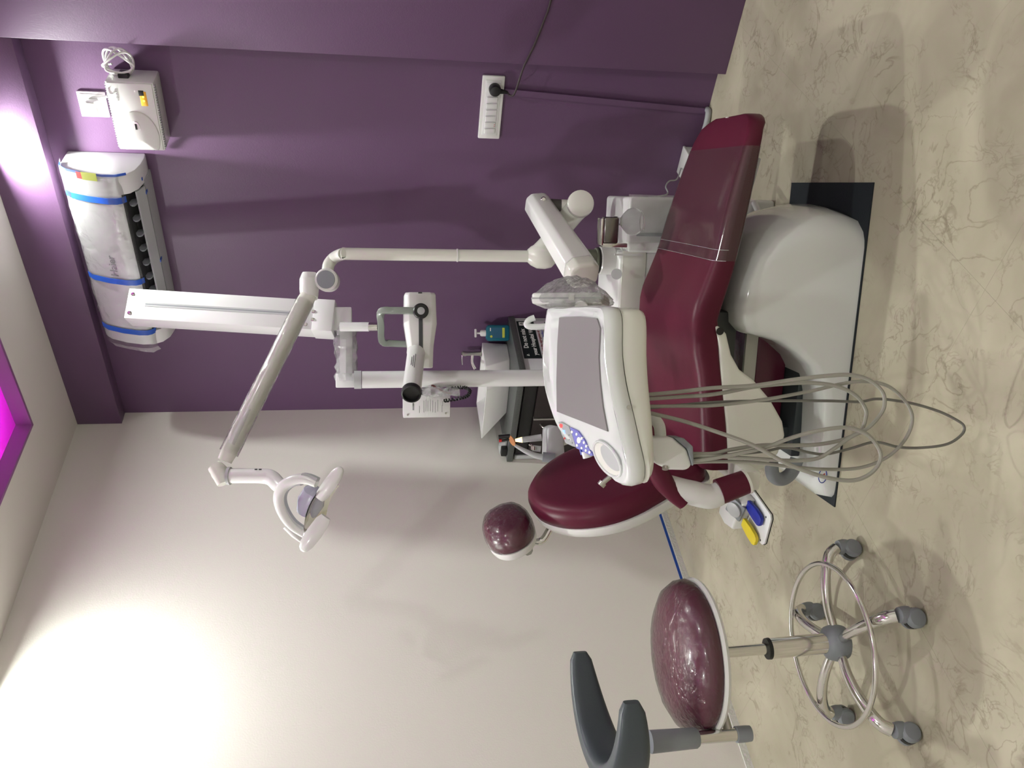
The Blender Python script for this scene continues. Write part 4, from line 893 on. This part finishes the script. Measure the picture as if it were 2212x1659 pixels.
# ================================================================ foot control
fc = thing('foot_control', 'white foot control with blue and yellow pedals on the floor', 'foot control', (.69, -1.34, 0))
ctr = onz(1622, 1112, .0); fu = unit(V(CA[0], CA[1], 0)); 
fA = onz(1567, 1072, .0); fB = onz(1664, 1120, 0); fC = onz(1650, 1176, 0); fD = onz(1612, 1178, 0)
pl4 = [onz(1572, 1062, .01), onz(1602, 1046, .01), onz(1620, 1050, .01), onz(1664, 1112, .01), onz(1665, 1122, .01), onz(1651, 1174, .01), onz(1646, 1177, .01), onz(1590, 1130, .01), onz(1570, 1105, .01)]
pl4 = [V(p[0], p[1], 0) for p in pl4]
MB().loft([[p+UP*.002 for p in pl4], [p+UP*.010 for p in pl4]]).build('base_plate', FRAMEW, fc, bevel=.002)
cp4 = sum(pl4)/len(pl4)
MB().loft([[cp4+(p-cp4)*1.012+UP*.0003 for p in pl4], [cp4+(p-cp4)*1.012+UP*.0022 for p in pl4]]).build('rubber_edge', BLACK, fc)
bp4 = [onz(1578, 1066, .01), onz(1606, 1050, .01), onz(1633, 1080, .01), onz(1618, 1112, .01), onz(1606, 1143, .01), onz(1585, 1128, .01), onz(1570, 1100, .01)]
bp4 = [V(p[0], p[1], 0) for p in bp4]; cb4 = sum(bp4)/len(bp4)
MB().loft([[p+UP*.0102 for p in bp4], [cb4+(p-cb4)*.98+UP*.02 for p in bp4], [cb4+(p-cb4)*.86-V(.010, .006, 0)+UP*.050 for p in bp4], [cb4+(p-cb4)*.74-V(.012, .008, 0)+UP*.056 for p in bp4]]).build('housing', WHITE, fc, bevel=.004)
pc4 = onz(1590, 1098, .056)
pd_ = unit(onz(1632, 1125, 0)-V(pc4[0], pc4[1], 0)); pn_ = unit(UP+.55*pd_); pe_ = unit(np.cross(pn_, pd_)); pf_ = np.cross(pn_, pe_)
MB().box(pc4+pn_*.002, (.082, .074, .012), ax=(pe_, pf_, pn_), r=.006).build('button_plate', GREYP, fc)
MB().lathe(pc4+pn_*.007, [(.031, 0), (.031, .009), (.024, .012), (.004, .013)], axis=pn_, n=28).build('button', LGREY, fc)
for name, m_, p0, p1 in (('blue_pedal', BLUEPED, (1616, 1088), (1645, 1130)), ('yellow_pedal', YELPED, (1606, 1126), (1634, 1172))):
    A_, B_ = onz(*p0, .030), onz(*p1, .022); e1 = unit(B_-A_); n2 = unit(np.cross(UP, e1)); n3 = np.cross(e1, n2)
    rings = []
    for k, wk in ((0, .7), (.1, .8), (.5, 1), (.85, .95), (.97, .7), (1, .4)):
        c = A_+(B_-A_)*k; rings.append([c+n2*.025*wk*x+n3*.007*y for x, y in ((-1, -1), (1, -1), (1, 1), (-1, 1))])
    MB().loft(rings).build(name, m_, fc, bevel=.003, ang=40)
MB().cyl(onz(1622, 1056, .01)+UP*0, onz(1622, 1056, .01)+UP*.006, .007, n=12).build('screw', CHROME2, fc)
for p in ((1655, 1117), (1643, 1167)): MB().cyl(onz(*p, .0095), onz(*p, .0095)+UP*.001, .004, n=10).build('screw_hole', BLACK, fc)
MB().tube([onz(1600, 1052, .012), onz(1596, 1038, .010), onz(1590, 1030, .010)], .005, n=8).build('cable', LGREY, fc)

# ================================================================ dentist's stool
HB = onz(1808, 1388, .105)
sx, sy = HB[0], HB[1]
TOPC = V(sx-.022, sy+.004, 0)
so = thing('dentist_stool', 'round maroon swivel stool with chrome star base and grey curved backrest', 'stool', (sx, sy, 0))
MB().lathe((sx, sy, .075), [(.030, 0), (.046, .010), (.052, .035), (.046, .058), (.034, .068), (.030, .070)], n=28).build('hub', GREYP, so)
gas0, gas1, gas2 = V(sx, sy, .14), V(sx, sy, .14)+(TOPC-V(sx, sy, 0))*.55+UP*.165, TOPC+UP*.487
MB().cyl(gas0, gas1, .0285, n=26).build('column', CHROME, so)
MB().cyl(gas1, gas1+unit(gas2-gas1)*.010, .030, .029, n=26).build('column_collar', BLACK, so)
MB().cyl(gas1, gas2, .0155, n=20).build('piston', CHROME, so)
MB().lathe(TOPC+UP*.470, [(.019, 0), (.024, .004), (.022, .030), (.030, .034)], n=24).build('seat_socket', CREAM, so)
R_ = .207
MB().lathe(TOPC+UP*.502, [(.10, 0), (.17, .001), (R_, .006), (R_+.004, .014), (R_, .022), (.18, .022)], n=56).build('seat_rim', WHITE, so)
MB().lathe(TOPC+UP*.522, [(R_-.008, 0), (R_-.002, .014), (R_-.006, .034), (R_-.022, .056), (R_-.05, .072), (R_-.095, .084), (.06, .090), (.01, .091)], n=56).build('seat_pad', MAROONF, so)
rs = np.random.RandomState(8)
mb = MB(); pr_ = [(R_-.004, .004), (R_+.001, .016), (R_-.002, .036), (R_-.018, .059), (R_-.046, .076), (R_-.09, .088), (.05, .094), (.01, .095)]
mb.loft([[TOPC+UP*(.522+h_+rs.uniform(-.0008, .0008))+V(math.cos(a), math.sin(a), 0)*(r_+rs.uniform(-.001, .0012)) for a in np.linspace(0, 6.283185, 57)[:-1]] for r_, h_ in pr_]).build('seat_wrap', STRETCH, so, label='stretched clear wrap on the seat')
RZ = .128; RR = .222
for k in range(5):
    a = math.radians(55+72*k); u = V(math.cos(a), math.sin(a), 0); h0 = V(sx, sy, 0); sd = np.cross(UP, u)
    pts = [h0+u*.030+UP*.108, h0+u*.09+UP*.118, h0+u*.15+UP*.118, h0+u*.205+UP*.108, h0+u*.245+UP*.092, h0+u*.262+UP*.070]
    P = catmull(pts, 4); rings = []
    for i, p in enumerate(P):
        tt = unit(P[min(i+1, len(P)-1)]-P[max(i-1, 0)]); nn_ = np.cross(sd, tt); w1 = .0135+.006*i/len(P)
        rings.append([p+sd*w1*math.cos(b)+nn_*w1*.9*math.sin(b) for b in np.linspace(0, 6.283185, 15)[:-1]])
    MB().loft(rings).build('leg', CHROME, so)
    # twin wheel caster
    cs = h0+u*.265; yaw = math.atan2(CAM[1]-sy, CAM[0]-sx)+math.pi/2+.35*math.sin(2.1*k+1); cu_ = V(math.cos(yaw), math.sin(yaw), 0); ax_ = np.cross(UP, cu_)
    fk = MB().lathe(cs+UP*.048, [(.010, .020), (.020, .016), (.023, 0), (.022, -.012)], n=18).build('caster', GREYP, so)
    MB().box(cs+UP*.040+cu_*-.008, (.046, .020, .026), ax=(cu_, ax_, UP), r=.006).build('caster_body', GREYP, fk) if False else None
    for sg_ in (-1, 1):
        MB().lathe(cs+UP*.0265+cu_*-.010+ax_*sg_*.007, [(.0262, 0), (.0265, .003), (.0262, .012), (.021, .018), (.006, .020)], axis=ax_*sg_, n=26).build('wheel', GREYP, so)
    MB().lathe(cs+UP*.0275+cu_*-.010-ax_*.006, [(.027, 0), (.027, .012)], axis=ax_, n=20).build('wheel_gap', BLACK, so)
MB().tube([V(sx+RR*math.cos(a), sy+RR*math.sin(a), RZ) for a in np.linspace(0, 6.283185, 41)[:-1]], .0075, n=10, sub=2, closed=True).build('foot_ring', CHROME, so)
# curved backrest on its own side post
bpost = at(1540, 1591, 2.20)
PB = V(bpost[0], bpost[1], 0)
MB().tube([TOPC+UP*.488+unit(PB-TOPC)*.02, TOPC+UP*.488+unit(PB-TOPC)*.14, PB+UP*.488-unit(PB-TOPC)*.01], .012, n=12, sub=2).build('backrest_bracket', CHROME2, so)
MB().lathe(PB+UP*.430, [(.012, -.002), (.020, 0), (.021, .012), (.021, .040)], n=20).build('post_clamp', GREYP, so)
MB().cyl(PB+UP*.470, PB+UP*.610, .0165, n=20).build('backrest_post', CHROME, so)
MB().lathe(PB+UP*.575, [(.022, 0), (.026, .006), (.029, .13)], n=20).build('post_sleeve', GREYP, so)
bc0 = V(TOPC[0]-.005, TOPC[1]-.02, 0)
ang0, ang1 = math.radians(138), math.radians(310); N_ = 30; rings = []
for i in range(N_+1):
    f = i/N_; a = ang0+(ang1-ang0)*f; mdl = math.sin(math.pi*f)
    rad = .225+.035*mdl; hh = .026+.030*mdl**.8; th = .017+.012*mdl; zc = .800-.018*mdl-.018*f
    if i in (0, N_): hh *= .75; th *= .7
    c = bc0+V(math.cos(a), math.sin(a), 0)*rad+UP*zc; u = V(math.cos(a), math.sin(a), 0)
    rings.append([c+u*th*x+UP*hh*y for x, y in rr(1, 1, .55, 4)])
MB().loft(rings).build('backrest_pad', DGREY, so, ang=50)
